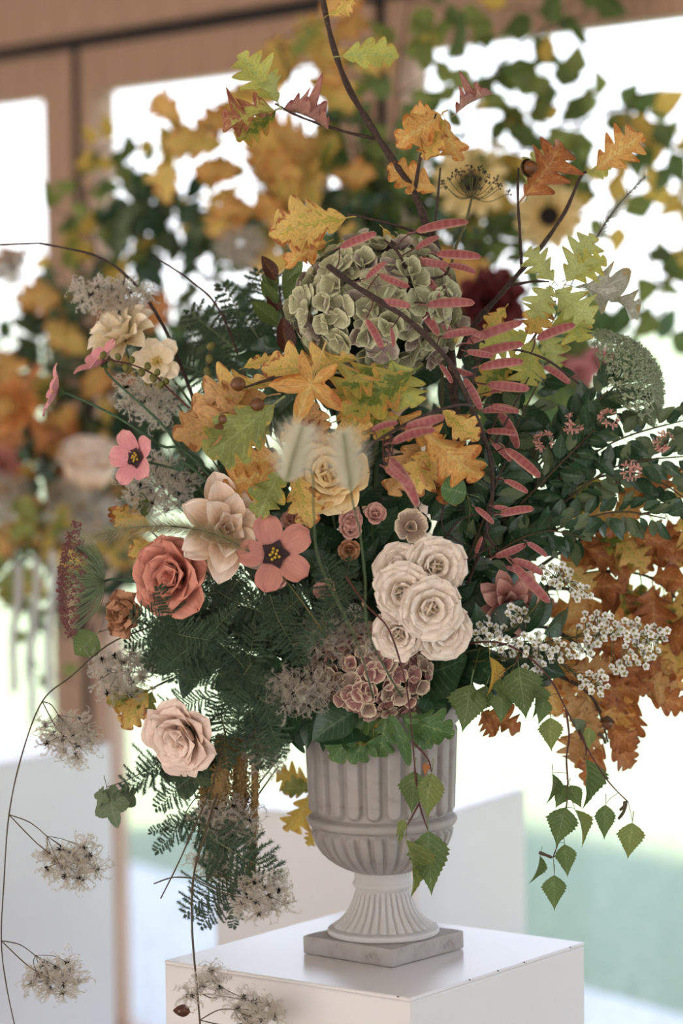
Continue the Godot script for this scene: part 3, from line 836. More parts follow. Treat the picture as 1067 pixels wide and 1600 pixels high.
func hydrangea(label: String, c: Vector3, rad: Vector3, n: int, size: float, mats: Array) -> Node3D:
	var o := thing("hydrangea", label, "hydrangea", c)
	var variants := []
	for k in 3:
		var s := Shape.new()
		var one := Shape.new()
		for q in 4:
			var pm: ArrayMesh = K["sepal%d" % ((q + k) % 4)]
			var arr := pm.surface_get_arrays(0)
			one = Shape.new()
			one.v = arr[Mesh.ARRAY_VERTEX]; one.uv = arr[Mesh.ARRAY_TEX_UV]; one.col = arr[Mesh.ARRAY_COLOR]; one.idx = arr[Mesh.ARRAY_INDEX]
			s.merge(one, Transform3D(Basis(Vector3.FORWARD, TAU * q / 4 + R(-0.15, 0.15)) * Basis(Vector3.RIGHT, [0.25, 0.55, 0.05][k] + R(-0.2, 0.2)) * Basis.from_scale(Vector3.ONE * R(0.9, 1.1)), Vector3(0, 0, 0.03 * (q % 2))))
		s.ball(Vector3(0, 0, 0.05), Vector3(0.07, 0.07, 0.05), 6, 5)
		variants.append(s.mesh())
	var cv := cam.transform.basis.z
	for k in n:
		var y := 1.0 - 2.0 * (k + 0.5) / n
		var a := k * 2.39996
		var d := Vector3(cos(a) * sqrt(1 - y * y), y, sin(a) * sqrt(1 - y * y))
		if d.dot(cv) < -0.45: continue
		d = (d + jit(0.12)).normalized()
		var p := d * rad * R(0.90, 1.06)
		var b := frame((Vector3.UP + jit(0.6)).cross(d).cross(d) + jit(0.2), d + jit(0.35))
		part("floret", variants[k % 3], M[mats[int(absf(sin(k * 7.1)) * 2.999) % mats.size()]], o, Transform3D(b * Basis.from_scale(Vector3.ONE * size * R(0.85, 1.2)), p))
	var core := Shape.new()
	core.ball(Vector3.ZERO, rad * 0.80, 16, 12)
	part("core", core.mesh(), M["calyx green"], o)
	stem_to(o, c - cv * rad.z * 0.3 + Vector3.DOWN * rad.y * 0.5, [c - cv * 0.05 + Vector3.DOWN * (rad.y + 0.06)], mouth(), 0.004, "green stem")
	return o
func umbel(label: String, c: Vector3, axis: Vector3, r: float, depth: float, rays: int, fuzz: int, mats: Array, stem: Array, curled := 0.0) -> Node3D:
	var o := thing("umbel", label, "seed head", c)
	var s := Shape.new(); var h := Shape.new()
	var f := frame(axis, dirn(0.2, 0.3, 1))       # y along the axis
	for k in rays:
		var q := sqrt((k + 0.5) / rays)
		var a := k * 2.39996
		var tip := Vector3(cos(a) * q * r, depth * (1.0 - q * q * (1.0 - curled * 1.6)) + curled * depth * q * 0.5, sin(a) * q * r)
		var base := Vector3(0, -depth * 0.25, 0)
		var path := [base, base.lerp(tip, 0.5) + Vector3(0, -0.18 * q * r, 0), tip]
		s.tube(curve(path, 4), 0.0007, 0.0005, 4)
		for e in fuzz:
			var d := (Vector3(tip.x * 0.6, r * 0.5, tip.z * 0.6).normalized() + jit(0.9)).normalized() * R(0.003, 0.0105)
			h.hair([tip, tip + d], 0.00022)
			h.ball(tip + d, Vector3.ONE * R(0.0009, 0.0019), 5, 4)
	part("rays", s.mesh(), M[mats[0]], o, Transform3D(f, Vector3.ZERO))
	var hm := part("florets", h.mesh(), M[mats[1]], o, Transform3D(f, Vector3.ZERO))
	hm.set_meta("kind", "stuff")
	var pts := [c - f.y * depth * 0.25]
	pts.append_array(stem)
	wood(o, pts, 0.0018, 0.0024, mats[2], "stem", 0.0, 6)
	return o
func clematis(label: String, path: Array, heads: Array, nodes := [], stem_r := 0.0011, mt := "vine stem") -> Node3D:
	# heads: points; each hangs on a stalk from the nearest place on the path
	var o := thing("clematis_vine", label, "seed heads", path[0])
	var q := nodes.duplicate()
	if path.size() > 1:
		wood(o, path, stem_r, stem_r * 0.7, mt, "vine", 0.25, 8)
		if q.is_empty(): q = curve(path, 8)
	var hubs := {}
	for h in heads:
		if nodes.size():       # one cluster: two stalks from its node to a hub, then a short stalk to every head
			var nd := nearest(h, nodes)
			for c in heads:
				if c.distance_to(h) < 0.055: nd = nearest(c, nodes) if nearest(c, nodes).distance_to(c) < nd.distance_to(h) - 0.03 else nd
			if not hubs.has(nd): hubs[nd] = []
			hubs[nd].append(h)
	for nd in hubs:
		var list: Array = hubs[nd]
		var mid := Vector3.ZERO
		for h in list: mid += h / list.size()
		for k in 2:
			var hub: Vector3 = nd.lerp(mid, 0.62 + 0.25 * k) + Vector3(0, 0.012 - 0.02 * k, 0)
			wood(o, [nd, nd.lerp(hub, 0.55) + Vector3(0, 0.006 - 0.012 * k, 0), hub], 0.0008, 0.0006, mt, "stalk", 0.2, 5)
			for i in list.size():
				if i % 2 == k: wood(o, [hub, hub.lerp(list[i], 0.5) + jit(0.004), list[i]], 0.0005, 0.0004, mt, "stalk", 0.2, 4)
	for h in heads:
		if q.size() and nodes.is_empty():
			var n := nearest(h, q)
			var mid: Vector3 = n.lerp(h, 0.6) + Vector3(0, h.distance_to(n) * 0.12, 0) + jit(0.003)
			wood(o, [n, mid, h], 0.0006, 0.0005, mt, "stalk", 0.2, 4)
		part("seed_head", K["seedhead%d" % (rng.randi() % 3)], M["vertex hair"], o, Transform3D(Basis.from_euler(jit(3.0)) * Basis.from_scale(Vector3.ONE * R(0.85, 1.15)), h - o.position))
	return o
func cloud(px: float, py: float, tw: float, w: float, h: float, n: int) -> Array:
	var out := []
	for k in n:
		var a := k * 2.4
		var q := sqrt((k + 0.5) / n)
		out.append(at(px + cos(a) * q * w, py + sin(a) * q * h, tw + R(-0.02, 0.02)))
	return out
# ---------------------------------------------------------------- the arrangement in the urn
func oak_sprig(label: String, twigs: Array, leaves: Array, called := "oak_branch") -> Node3D:
	var o := thing(called, label, "branch", twigs[0][2][0])
	for t in twigs: wood(o, t[2], t[0], t[1], "bark", "twig", 0.4, 8)
	for l in leaves:
		var tw: float = l[6]
		leaf(o, l[0], l[1], at(l[2], l[3], tw), at(l[4], l[5], tw + l[7]), dirn(l[8], l[9], 1.0), 0.62 if l[0] == "folded" else 1.0)
	return o

func build_front() -> void:
	var o: Node3D
	# --- oak branches at the top
	oak_sprig("tall bare oak branch rising from the centre with lime, gold and orange leaves", [
		[0.0058, 0.0030, [at(735, 760, 0.02), at(712, 640, 0.05), at(700, 500, 0.06), at(684, 398, 0.06), at(664, 345, 0.06), at(646, 300, 0.06), at(612, 248, 0.06), at(575, 190, 0.05), at(542, 132, 0.05), at(519, 66, 0.04), at(505, 0, 0.03), at(500, -50, 0.03)]],
		[0.0022, 0.0012, [at(588, 217, 0.05), at(536, 205, 0.06), at(470, 183, 0.07), at(430, 162, 0.08)]],
		[0.0024, 0.0014, [at(648, 300, 0.06), at(656, 250, 0.08), at(668, 212, 0.09), at(681, 178, 0.10)]],
		[0.0017, 0.0012, [at(676, 385, 0.06), at(682, 330, 0.08), at(688, 262, 0.09)]],
		[0.0020, 0.0014, [at(666, 368, 0.06), at(610, 350, 0.10), at(541, 334, 0.13)]]],
		[["oak0", "oak lime", 533, 88, 622, 84, 0.05, 0.01, 0.0, 0.3], ["oak1", "oak gold", 512, 24, 556, 0, 0.04, 0.01, 0.1, 0.5],
		["turkey0", "oak lime", 433, 160, 374, 84, 0.09, 0.0, 0.4, -0.2], ["turkey1", "oak pale", 435, 160, 420, 112, 0.10, 0.02, 0.6, 0.1],
		["turkey2", "oak red green", 430, 172, 344, 196, 0.08, 0.02, 0.0, 0.6], ["turkey3", "oak olive", 432, 172, 372, 222, 0.07, 0.0, -0.2, 0.2], ["folded", "oak pink", 440, 172, 515, 194, 0.07, 0.01, 0.0, 0.9],
		["oak2", "oak orange", 690, 178, 622, 226, 0.09, 0.03, 0.2, 0.1], ["oak0", "oak orange", 684, 180, 640, 174, 0.10, -0.02, 0.3, 0.2], ["oak3", "oak gold", 690, 182, 668, 252, 0.09, 0.02, -0.4, 0.1], ["oak1", "oak orange", 694, 184, 716, 256, 0.08, 0.02, 0.5, 0.0],
		["folded", "oak pink", 712, 178, 766, 142, 0.08, 0.01, 0.2, 0.8], ["oak3", "oak orange", 682, 300, 606, 262, 0.06, 0.0, 0.1, 0.1],
		["oak0", "oak gold", 543, 340, 424, 362, 0.13, 0.04, 0.0, 0.25], ["oak2", "oak orange", 512, 378, 446, 412, 0.13, 0.03, 0.1, 0.6], ["oak1", "oak gold", 598, 356, 634, 396, 0.12, 0.02, 0.5, 0.2]])
	var oakb := oak_sprig("forked oak twig on the right with an acorn, a rust leaf and pale green leaves", [
		[0.0040, 0.0016, [at(716, 560, 0.03), at(740, 508, 0.04), at(780, 462, 0.04), at(812, 425, 0.05), at(846, 385, 0.05), at(882, 332, 0.05), at(905, 280, 0.05), at(916, 268, 0.05)]],
		[0.0020, 0.0013, [at(815, 420, 0.05), at(812, 360, 0.05), at(809, 310, 0.06), at(810, 262, 0.06)]],
		[0.0018, 0.0012, [at(798, 446, 0.05), at(830, 440, 0.07), at(858, 440, 0.08)]],
		[0.0018, 0.0012, [at(740, 640, 0.03), at(800, 570, 0.06), at(835, 525, 0.08), at(868, 470, 0.09)]]],
		[["turkey2", "oak rust", 818, 308, 886, 220, 0.06, 0.01, 0.3, 0.0], ["oak3", "oak pale", 824, 306, 850, 236, 0.05, 0.0, -0.2, 0.1],
		["turkey0", "oak orange", 930, 266, 1003, 208, 0.05, 0.01, 0.1, 0.3], ["oak1", "oak lime", 912, 270, 956, 262, 0.05, 0.0, 0.0, 0.6],
		["turkey1", "oak pale", 866, 440, 824, 388, 0.10, 0.0, 0.1, 0.1], ["turkey0", "oak pale", 884, 442, 926, 366, 0.10, 0.0, 0.1, 0.1], ["turkey3", "oak lime", 886, 436, 948, 404, 0.09, 0.02, 0.3, 0.3],
		["turkey2", "oak silver", 896, 448, 1004, 484, 0.09, 0.03, 0.1, 0.8], ["turkey0", "oak pale", 866, 452, 926, 502, 0.11, 0.03, 0.0, 0.3], ["turkey1", "oak lime", 884, 460, 908, 540, 0.09, 0.03, 0.3, 0.2], ["turkey3", "oak pale", 862, 446, 830, 500, 0.12, 0.03, 0.0, 0.3],
		["oak3", "oak gold", 862, 466, 826, 524, 0.10, 0.03, -0.1, 0.2], ["turkey0", "oak lime", 826, 520, 752, 548, 0.08, 0.02, 0.1, 0.2], ["turkey1", "oak lime", 836, 528, 818, 606, 0.08, 0.03, 0.2, 0.1], ["oak0", "oak olive", 800, 560, 750, 612, 0.07, 0.03, 0.0, 0.2], ["oak2", "oak gold", 790, 480, 760, 520, 0.07, 0.01, 0.0, 0.2], ["turkey2", "oak pale", 846, 516, 872, 580, 0.06, 0.01, 0.2, 0.1]])
	acorn_parts(oakb, Transform3D(frame(dirn(0.7, 0.1, 0.7), dirn(0, 0, 1)).scaled_local(Vector3.ONE * 1.3), at(819, 264, 0.085) - oakb.position))
	# --- yellow oak and maple leaves across the middle
	oak_sprig("spray of gold, tan and olive oak leaves lying across the middle under the green hydrangea", [
		[0.0030, 0.0014, [at(640, 800, 0.0), at(600, 690, 0.12), at(520, 600, 0.18), at(440, 590, 0.22), at(370, 610, 0.22)]], [0.0022, 0.0012, [at(600, 690, 0.12), at(690, 660, 0.16), at(720, 640, 0.16)]]],
		[["maple", "oak orange", 500, 560, 462, 668, 0.24, 0.02, 0.1, 0.5], ["oak3", "oak tan", 410, 640, 274, 690, 0.24, 0.03, -0.1, 0.5], ["oak0", "oak tan", 420, 618, 292, 648, 0.22, 0.01, 0.0, 0.7],
		["oak1", "oak moss", 430, 630, 322, 716, 0.27, 0.03, 0.1, 0.3], ["oak2", "oak gold", 430, 600, 318, 625, 0.21, 0.0, 0.0, 0.8], ["oak0", "oak gold", 520, 590, 410, 570, 0.20, 0.0, 0.1, 0.6],
		["oak3", "oak olive", 645, 580, 538, 650, 0.22, 0.03, 0.1, 0.3], ["turkey0", "oak olive", 600, 570, 520, 620, 0.22, 0.02, 0.0, 0.6], ["turkey1", "oak lime", 610, 560, 650, 640, 0.21, 0.02, 0.1, 0.3], ["oak2", "oak gold", 560, 560, 470, 585, 0.19, 0.02, 0.0, 0.8],
		["oak1", "oak olive", 570, 600, 600, 690, 0.22, 0.02, 0.1, 0.2], ["oak0", "oak tan", 480, 620, 500, 690, 0.22, 0.02, -0.2, 0.3], ["oak3", "oak gold", 540, 620, 560, 700, 0.21, 0.02, 0.0, 0.3],
		["turkey3", "oak orange", 440, 712, 352, 728, 0.20, 0.02, 0.0, 0.4], ["turkey0", "oak orange", 440, 724, 352, 764, 0.19, 0.02, 0.2, 0.3], ["oak2", "oak moss", 440, 735, 402, 808, 0.22, 0.03, 0.0, 0.2], ["oak0", "oak gold", 460, 740, 486, 822, 0.20, 0.02, 0.1, 0.1],
		["oak1", "oak orange", 662, 672, 752, 752, 0.20, 0.03, 0.0, 0.4], ["oak3", "oak gold", 690, 640, 746, 690, 0.19, 0.02, 0.2, 0.5], ["oak0", "oak gold", 690, 690, 640, 772, 0.18, 0.02, 0.1, 0.1], ["turkey2", "oak tan", 655, 690, 610, 775, 0.17, 0.02, 0.2, 0.1],
		["oak2", "oak orange", 620, 650, 690, 700, 0.17, 0.02, 0.2, 0.3], ["oak1", "oak rust", 720, 720, 690, 790, 0.14, 0.02, 0.0, 0.2], ["folded", "oak rust", 470, 690, 500, 650, 0.21, 0.02, 0.3, 0.3], ["oak0", "oak gold", 380, 575, 430, 560, 0.17, 0.0, 0.1, 0.9],
		["ovate1", "bronze leaf", 452, 560, 440, 500, 0.12, 0.0, 0.4, 0.1], ["oak2", "oak moss", 420, 660, 380, 700, 0.25, 0.02, 0.1, 0.1], ["oak3", "oak gold", 520, 660, 440, 690, 0.21, 0.02, 0.0, 0.4]], "oak_leaf_spray")
	for g in [[402, 633], [352, 655], [345, 672], [372, 600]]:
		var s := Shape.new()
		s.ball(Vector3.ZERO, Vector3(0.011, 0.0105, 0.011), 10, 8)
		var gall := part("oak_gall", s.mesh(), M["acorn brown"], get_node("oak_leaf_spray"))
		gall.position = at(g[0], g[1], 0.265) - get_node("oak_leaf_spray").position

	# --- the two hydrangeas
	o = hydrangea("large green and mauve mophead hydrangea in the upper centre", at(588, 482, 0.12), Vector3(0.108, 0.092, 0.095), 250, 0.0235, ["green sepal", "mauve sepal"])
	leaf(o, "serrate0", "glossy leaf", at(505, 500, 0.10), at(478, 598, 0.12), dirn(-0.2, 0.1, 1), 1.1)
	leaf(o, "serrate1", "glossy leaf", at(520, 560, 0.09), at(545, 610, 0.12), dirn(0.2, 0.2, 1))
	o = hydrangea("burgundy and cream mophead hydrangea at the urn rim below the ivory roses", at(582, 1052, 0.13), Vector3(0.076, 0.066, 0.06), 230, 0.0165, ["burgundy sepal", "olive pink sepal", "burgundy sepal"])
	leaf(o, "serrate0", "glossy leaf", at(592, 1090, 0.10), at(500, 1150, 0.17), dirn(0.0, 0.6, 1), 1.2)
	leaf(o, "serrate1", "glossy leaf", at(640, 1060, 0.10), at(735, 1030, 0.15), dirn(0.3, 0.5, 1), 1.3)
	leaf(o, "serrate0", "glossy leaf", at(650, 1030, 0.10), at(690, 1120, 0.15), dirn(0.3, 0.3, 1), 1.2)

	# --- ivory spray roses: five blooms in one close bunch
	var g := "bunch of ivory garden roses"
	open_rose("uppermost ivory garden rose of the close bunch right of centre", at(680, 886, 0.235), look(0.15, 0.12, 1), 0.046, "ivory petal", g)
	open_rose("ivory rose bud-like bloom tucked behind at the bunch's upper left", at(624, 888, 0.20), look(-0.35, 0.2, 1), 0.040, "ivory petal", g)
	open_rose("cupped ivory rose at the middle left of the bunch", at(630, 926, 0.25), look(-0.1, -0.05, 1), 0.044, "ivory petal", g)
	open_rose("ivory rose in the middle of the bunch, facing down right", at(672, 950, 0.26), look(0.2, -0.15, 1), 0.047, "ivory petal", g)
	open_rose("lowest left ivory rose of the bunch above the burgundy hydrangea", at(624, 990, 0.225), look(-0.15, -0.3, 1), 0.040, "ivory petal", g)
	open_rose("lowest right ivory rose of the bunch showing its gold stamens", at(693, 988, 0.225), look(0.3, -0.3, 1), 0.042, "ivory petal", g)

	# --- single blooms on the left and centre
	rose("coral rose with pointed scrolled petals at the left", at(270, 900, 0.17), look(-0.45, 0.05, 1), 0.062, "coral petal", -0.2)
	o = thing("carnation", "small brown carnation below the coral rose", "carnation", at(196, 960, 0.15))
	rows_of(o, look(-0.6, 0.1, 0.9), [[6, 1.4, 0.6, 0.03, "frill", 4], [7, 1.1, 0.75, 0.06, "frill", 4], [8, 0.75, 0.9, 0.08, "frill", 4], [8, 0.35, 1.0, 0.08, "frill", 4]], "brown petal", 0.034, -0.008)
	calyx(o, look(-0.6, 0.1, 0.9), 0.012)
	stem_to(o, at(200, 960, 0.14), [at(250, 985, 0.1)], mouth(), 0.0018, "green stem")
	o = thing("carnation", "peach carnation half hidden between the coral rose and the salmon flower", "carnation", at(338, 872, 0.14))
	rows_of(o, look(0.0, 0.0, 1), [[6, 1.35, 0.7, 0.03, "frill", 4], [7, 1.0, 0.85, 0.06, "frill", 4], [8, 0.5, 1.0, 0.08, "frill", 4]], "peach petal", 0.036, -0.008)
	stem_to(o, at(338, 875, 0.12), [at(400, 930, 0.1)], mouth(), 0.0018, "green stem")
	dahlia("pale peach dahlia with long pointed petals above the coral rose", at(352, 828, 0.19), look(0.22, 0.12, 1), 0.070, "peach petal",
		[[4, 1.15, 0.42, 0.02, "longpetal", 4], [5, 0.9, 0.66, 0.04, "longpetal", 4], [6, 0.6, 0.92, 0.05, "longpetal", 4], [7, 0.3, 1.08, 0.05, "longpetal", 4], [7, 0.05, 1.1, 0.05, "longpetal", 4]])
	five("salmon five-petalled flower with a dark maroon eye facing the front", at(430, 866, 0.235), look(-0.05, 0.05, 1), 0.055, "clay petal", 0.22, [at(440, 900, 0.16), at(520, 1010, 0.08), mouth()])
	five("uppermost dusky pink flower, seen from the side on a long arching stem", at(162, 568, 0.07), look(-0.75, 0.75, 0.25), 0.043, "rose pink petal", 0.35, [at(172, 588, 0.07), at(240, 650, 0.1), at(300, 715, 0.1), at(390, 800, 0.08), mouth()])
	five("outermost left dusky pink flower, seen edge-on on its green stem", at(92, 612, 0.09), look(-1.0, 0.35, 0.15), 0.043, "rose pink petal", 0.3, [at(112, 618, 0.09), at(180, 650, 0.1), at(250, 695, 0.11), at(330, 745, 0.1), mouth()])
	five("lowest dusky pink flower on the left, half turned towards the front", at(216, 715, 0.10), look(-0.55, 0.05, 0.7), 0.044, "rose pink petal", 0.45, [at(232, 722, 0.09), at(280, 735, 0.1), at(330, 760, 0.1), mouth()])
	rose("pale yellow rose behind the fluffy bunny tail grasses", at(512, 738, 0.17), look(0.0, 0.1, 1), 0.060, "yellow petal", 0.25)
	rose("blush rose hanging low on the left beside the urn", at(286, 1150, 0.16), look(-0.5, -0.35, 0.8), 0.060, "blush petal", 0.3)
	dahlia("cream dahlia on the upper left below the white clematis fluff", at(196, 530, -0.02), look(-0.35, 0.6, 0.5), 0.060, "cream petal",
		[[6, 1.2, 0.6, 0.04, "dahlia", 4], [7, 0.85, 0.8, 0.06, "dahlia", 4], [8, 0.5, 0.95, 0.07, "dahlia", 4], [9, 0.12, 1.0, 0.07, "dahlia", 4]])
	o = thing("anemone", "white round-petalled flower right of the cream dahlia", "flower", at(246, 566, 0.0))
	rows_of(o, look(-0.1, 0.25, 1), [[5, 0.55, 0.8, 0.05, "five", 4], [5, 0.25, 1.0, 0.05, "five", 4]], "cream petal", 0.040)
	dots(o, look(-0.1, 0.25, 1), 14, 0.008, 0.010, 0.0012, "anther yellow", "stamens")
	stem_to(o, at(246, 568, -0.01), [at(330, 680, 0.0)], mouth(), 0.002, "green stem")
	dahlia("dusty pink dahlia low on the right behind the red pods", at(795, 940, 0.10), look(0.15, -0.3, 1), 0.052, "dusty pink petal",
		[[6, 1.2, 0.5, 0.03, "dahlia", 4], [7, 0.8, 0.75, 0.05, "dahlia", 4], [8, 0.4, 0.95, 0.06, "dahlia", 4], [8, 0.05, 1.0, 0.06, "dahlia", 4]])
	o = thing("dried_flower", "tan four-petalled dried bloom above the ivory roses", "flower", at(641, 824, 0.19))
	rows_of(o, look(0.1, 0.1, 1), [[4, 0.35, 1.0, 0.05, "sepal", 4], [3, 0.9, 0.5, 0.05, "sepal", 4]], "olive pink sepal", 0.028)
	stem_to(o, at(641, 826, 0.18), [at(650, 870, 0.12)], mouth(), 0.0014, "green stem")
	var spots := [[460, 815, "left of the yellow rose stems"], [547, 812, "just below the yellow rose"], [585, 805, "at the foot of the right bunny tail"], [546, 858, "in the dark middle beside the fern"], [437, 905, "under the salmon flower"], [510, 925, "deep in the middle above the pale fluff"], [545, 828, "in the shade under the yellow rose's outer petals"]]
	for k in spots.size():
		o = thing("small_rose", "small dusty pink flower " + spots[k][2], "flower", at(spots[k][0], spots[k][1], 0.15))
		rows_of(o, look(R(-0.5, 0.5), R(-0.2, 0.6), 1), [[4, 1.2, 0.6, 0.05, "rosein", 4], [5, 0.8, 0.9, 0.07, "rose", 4], [5, 0.4, 1.0, 0.07, "rose", 4]], "dusty pink petal" if k != 3 else "brown petal", 0.019)
		stem_to(o, o.position - dirn(0, 0, 1) * 0.008, [o.position + Vector3(0, -0.05, 0) - dirn(0, 0, 1) * 0.05], mouth(), 0.0012, "green stem")
	o = thing("round_leaf", "single round green leaf on a thin stalk above the ivory roses", "leaf", at(728, 840, 0.15))
	leaf(o, "round", "viburnum", at(731, 772, 0.20), at(692, 762, 0.22), dirn(0.1, 0.1, 1), 1.0, "blade")
	wood(o, [at(728, 840, 0.15), at(734, 800, 0.18), at(730, 774, 0.20)], 0.0008, 0.0007, "olive stem", "stalk", 0.0)


func build_grasses() -> void:
	var o: Node3D
	var pale := Color(0.72, 0.68, 0.50); var green := Color(0.36, 0.40, 0.24)
	# bunny tails, near the camera
	for b in [["left one of the two fluffy cream bunny tail grasses in the middle", 447, 752, 472, 668, 0.60, 0.041, [[486, 735], [490, 800], [500, 880], [560, 1010]]], ["right one of the two fluffy cream bunny tail grasses in the middle", 548, 765, 536, 676, 0.54, 0.037, [[552, 790], [562, 830], [570, 900], [580, 1000]]]]:
		var p0 := at(b[1], b[2], b[5]); var p1 := at(b[3], b[4], b[5] + 0.02)
		o = thing("bunny_tail_grass", b[0], "grass head", p0)
		var pts := []
		for k in 9: pts.append((p1 - p0) * k / 8.0)
		var hd := part("head", bristle_mesh(pts, func(t): return b[6] * (0.45 + 0.75 * sin(PI * pow(t * 0.9 + 0.06, 0.8))), 650, 0.00019, 0.0045, Color(0.74, 0.74, 0.56), Color(0.95, 0.93, 0.85), 0.45, 4, 0.2), M["vertex hair"], o)
		hd.set_meta("kind", "stuff")
		var st := [p0 + (p1 - p0) * 0.06]
		for q in b[7]: st.append(at(q[0], q[1], b[5] - 0.04))
		st.append(mouth())
		wood(o, st, 0.0011, 0.0014, "green stem", "stem", 0.0)
	# foxtails
	var fox := [["long foxtail grass lying level at the left above the coral rose", [[390, 862], [345, 838], [300, 826], [250, 822], [190, 827], [135, 842]], 0.24, 0.020, [[395, 865], [440, 900], [500, 980]], pale, green],
		["silvery foxtail grass standing up at the upper right", [[922, 388], [945, 350], [970, 316], [1008, 276]], 0.02, 0.0125, [[922, 388], [880, 470], [800, 640]], Color(0.66, 0.66, 0.60), Color(0.30, 0.32, 0.26)]]
	for f in fox:
		var p: Array = f[1].map(func(q): return at(q[0], q[1], f[2]))
		o = thing("foxtail_grass", f[0], "grass head", p[0])
		var c := curve(p, 8).map(func(q): return q - o.position)
		var hd := part("head", bristle_mesh(c, func(t): return f[3] * (0.55 + 0.75 * sin(PI * clampf(t * 0.85 + 0.1, 0, 1))), 480 if f[2] > 0.1 else 230, 0.00026, 0.0014, f[6], f[5], 0.75, 4, 0.5), M["vertex hair"], o)
		hd.set_meta("kind", "stuff")
		var st: Array = f[4].map(func(q): return at(q[0], q[1], f[2] - 0.03))
		st.append(mouth())
		wood(o, st, 0.0010, 0.0014, "olive stem", "stem", 0.0)
	# umbels
	mat("umbel green", Color(0.66, 0.70, 0.57), 0.8, 0.5); mat("umbel wine", Color(0.50, 0.30, 0.29), 0.8, 0.3); mat("umbel ray", Color(0.52, 0.60, 0.44), 0.7, 0.3)
	mat("umbel dark", Color(0.26, 0.24, 0.19), 0.9)
	umbel("grey-green lacy umbel seed head at the right edge", at(975, 592, 0.02), dirn(0.75, 0.50, 0.35), 0.078, 0.045, 150, 26, ["umbel ray", "umbel green", "green stem"], [at(935, 630, 0.0), at(905, 655, 0.0), at(850, 740, 0.0), mouth()])
	umbel("curled wine-red and green umbel on the far left", at(150, 908, 0.10), dirn(-1.0, 0.05, 0.25), 0.082, 0.045, 90, 10, ["umbel ray", "umbel wine", "blue green stem"], [at(180, 905, 0.10), at(222, 912, 0.12), at(330, 950, 0.1), mouth()], 0.3)
	umbel("dark dried umbel of little buds at the top right of centre", at(738, 300, 0.0), dirn(0.1, 1.0, 0.1), 0.050, 0.032, 22, 7, ["olive stem", "umbel dark", "olive stem"], [at(728, 345, 0.0), at(700, 440, 0.0), at(690, 640, 0.0)])
	# twig of round green buds and two bare stems on the left
	for b in [["dark twig strung with round olive buds above the yellow leaves", [[296, 638], [262, 606], [238, 584], [200, 568], [160, 562]], 0.13, 11], ["short upright twig of olive buds left of the yellow leaves", [[322, 640], [319, 605], [324, 575], [328, 548]], 0.10, 7]]:
		var p: Array = b[1].map(func(q): return at(q[0], q[1], b[2]))
		o = thing("bud_twig", b[0], "twig", p[0])
		wood(o, p, 0.0014, 0.0009, "red bark", "twig", 0.3)
		var c := curve(p, 8)
		for k in b[3]:
			var q: Vector3 = c[int(lerpf(c.size() * 0.3, c.size() - 1, float(k) / (b[3] - 1)))]
			var s := Shape.new()
			s.ball(Vector3.ZERO, Vector3(0.0058, 0.0072, 0.0058) * R(0.75, 1.0), 9, 7)
			part("bud", s.mesh(), M["bud olive"], o, Transform3D(Basis.from_euler(jit(0.6)), q + dirn(0.2, 1 if k % 2 == 0 else -1, 0.3) * 0.007 - o.position))
	o = thing("bare_twig", "long bare grey-brown twig arching out to the upper left", "twig", at(330, 690, -0.02))
	wood(o, [at(420, 800, -0.02), at(330, 690, -0.02), at(290, 590, -0.02), at(250, 500, -0.02), at(205, 438, -0.02), at(150, 400, -0.02), at(62, 380, -0.02)], 0.0030, 0.0012, "bark", "twig", 0.4)
	wood(o, [at(62, 380, -0.02), at(-20, 383, -0.02)], 0.0012, 0.0009, "bark", "twig", 0.4)
	wood(o, [at(196, 430, -0.02), at(192, 448, -0.01)], 0.0010, 0.0008, "bark", "spur", 0.2)
	o = thing("bare_twig", "fine bare stem crossing the ferns left of the green hydrangea", "twig", at(370, 620, -0.03))
	wood(o, [at(420, 700, -0.03), at(370, 550, -0.03), at(340, 480, -0.03), at(300, 440, -0.03), at(240, 400, -0.03)], 0.0018, 0.0009, "bark", "twig", 0.4)

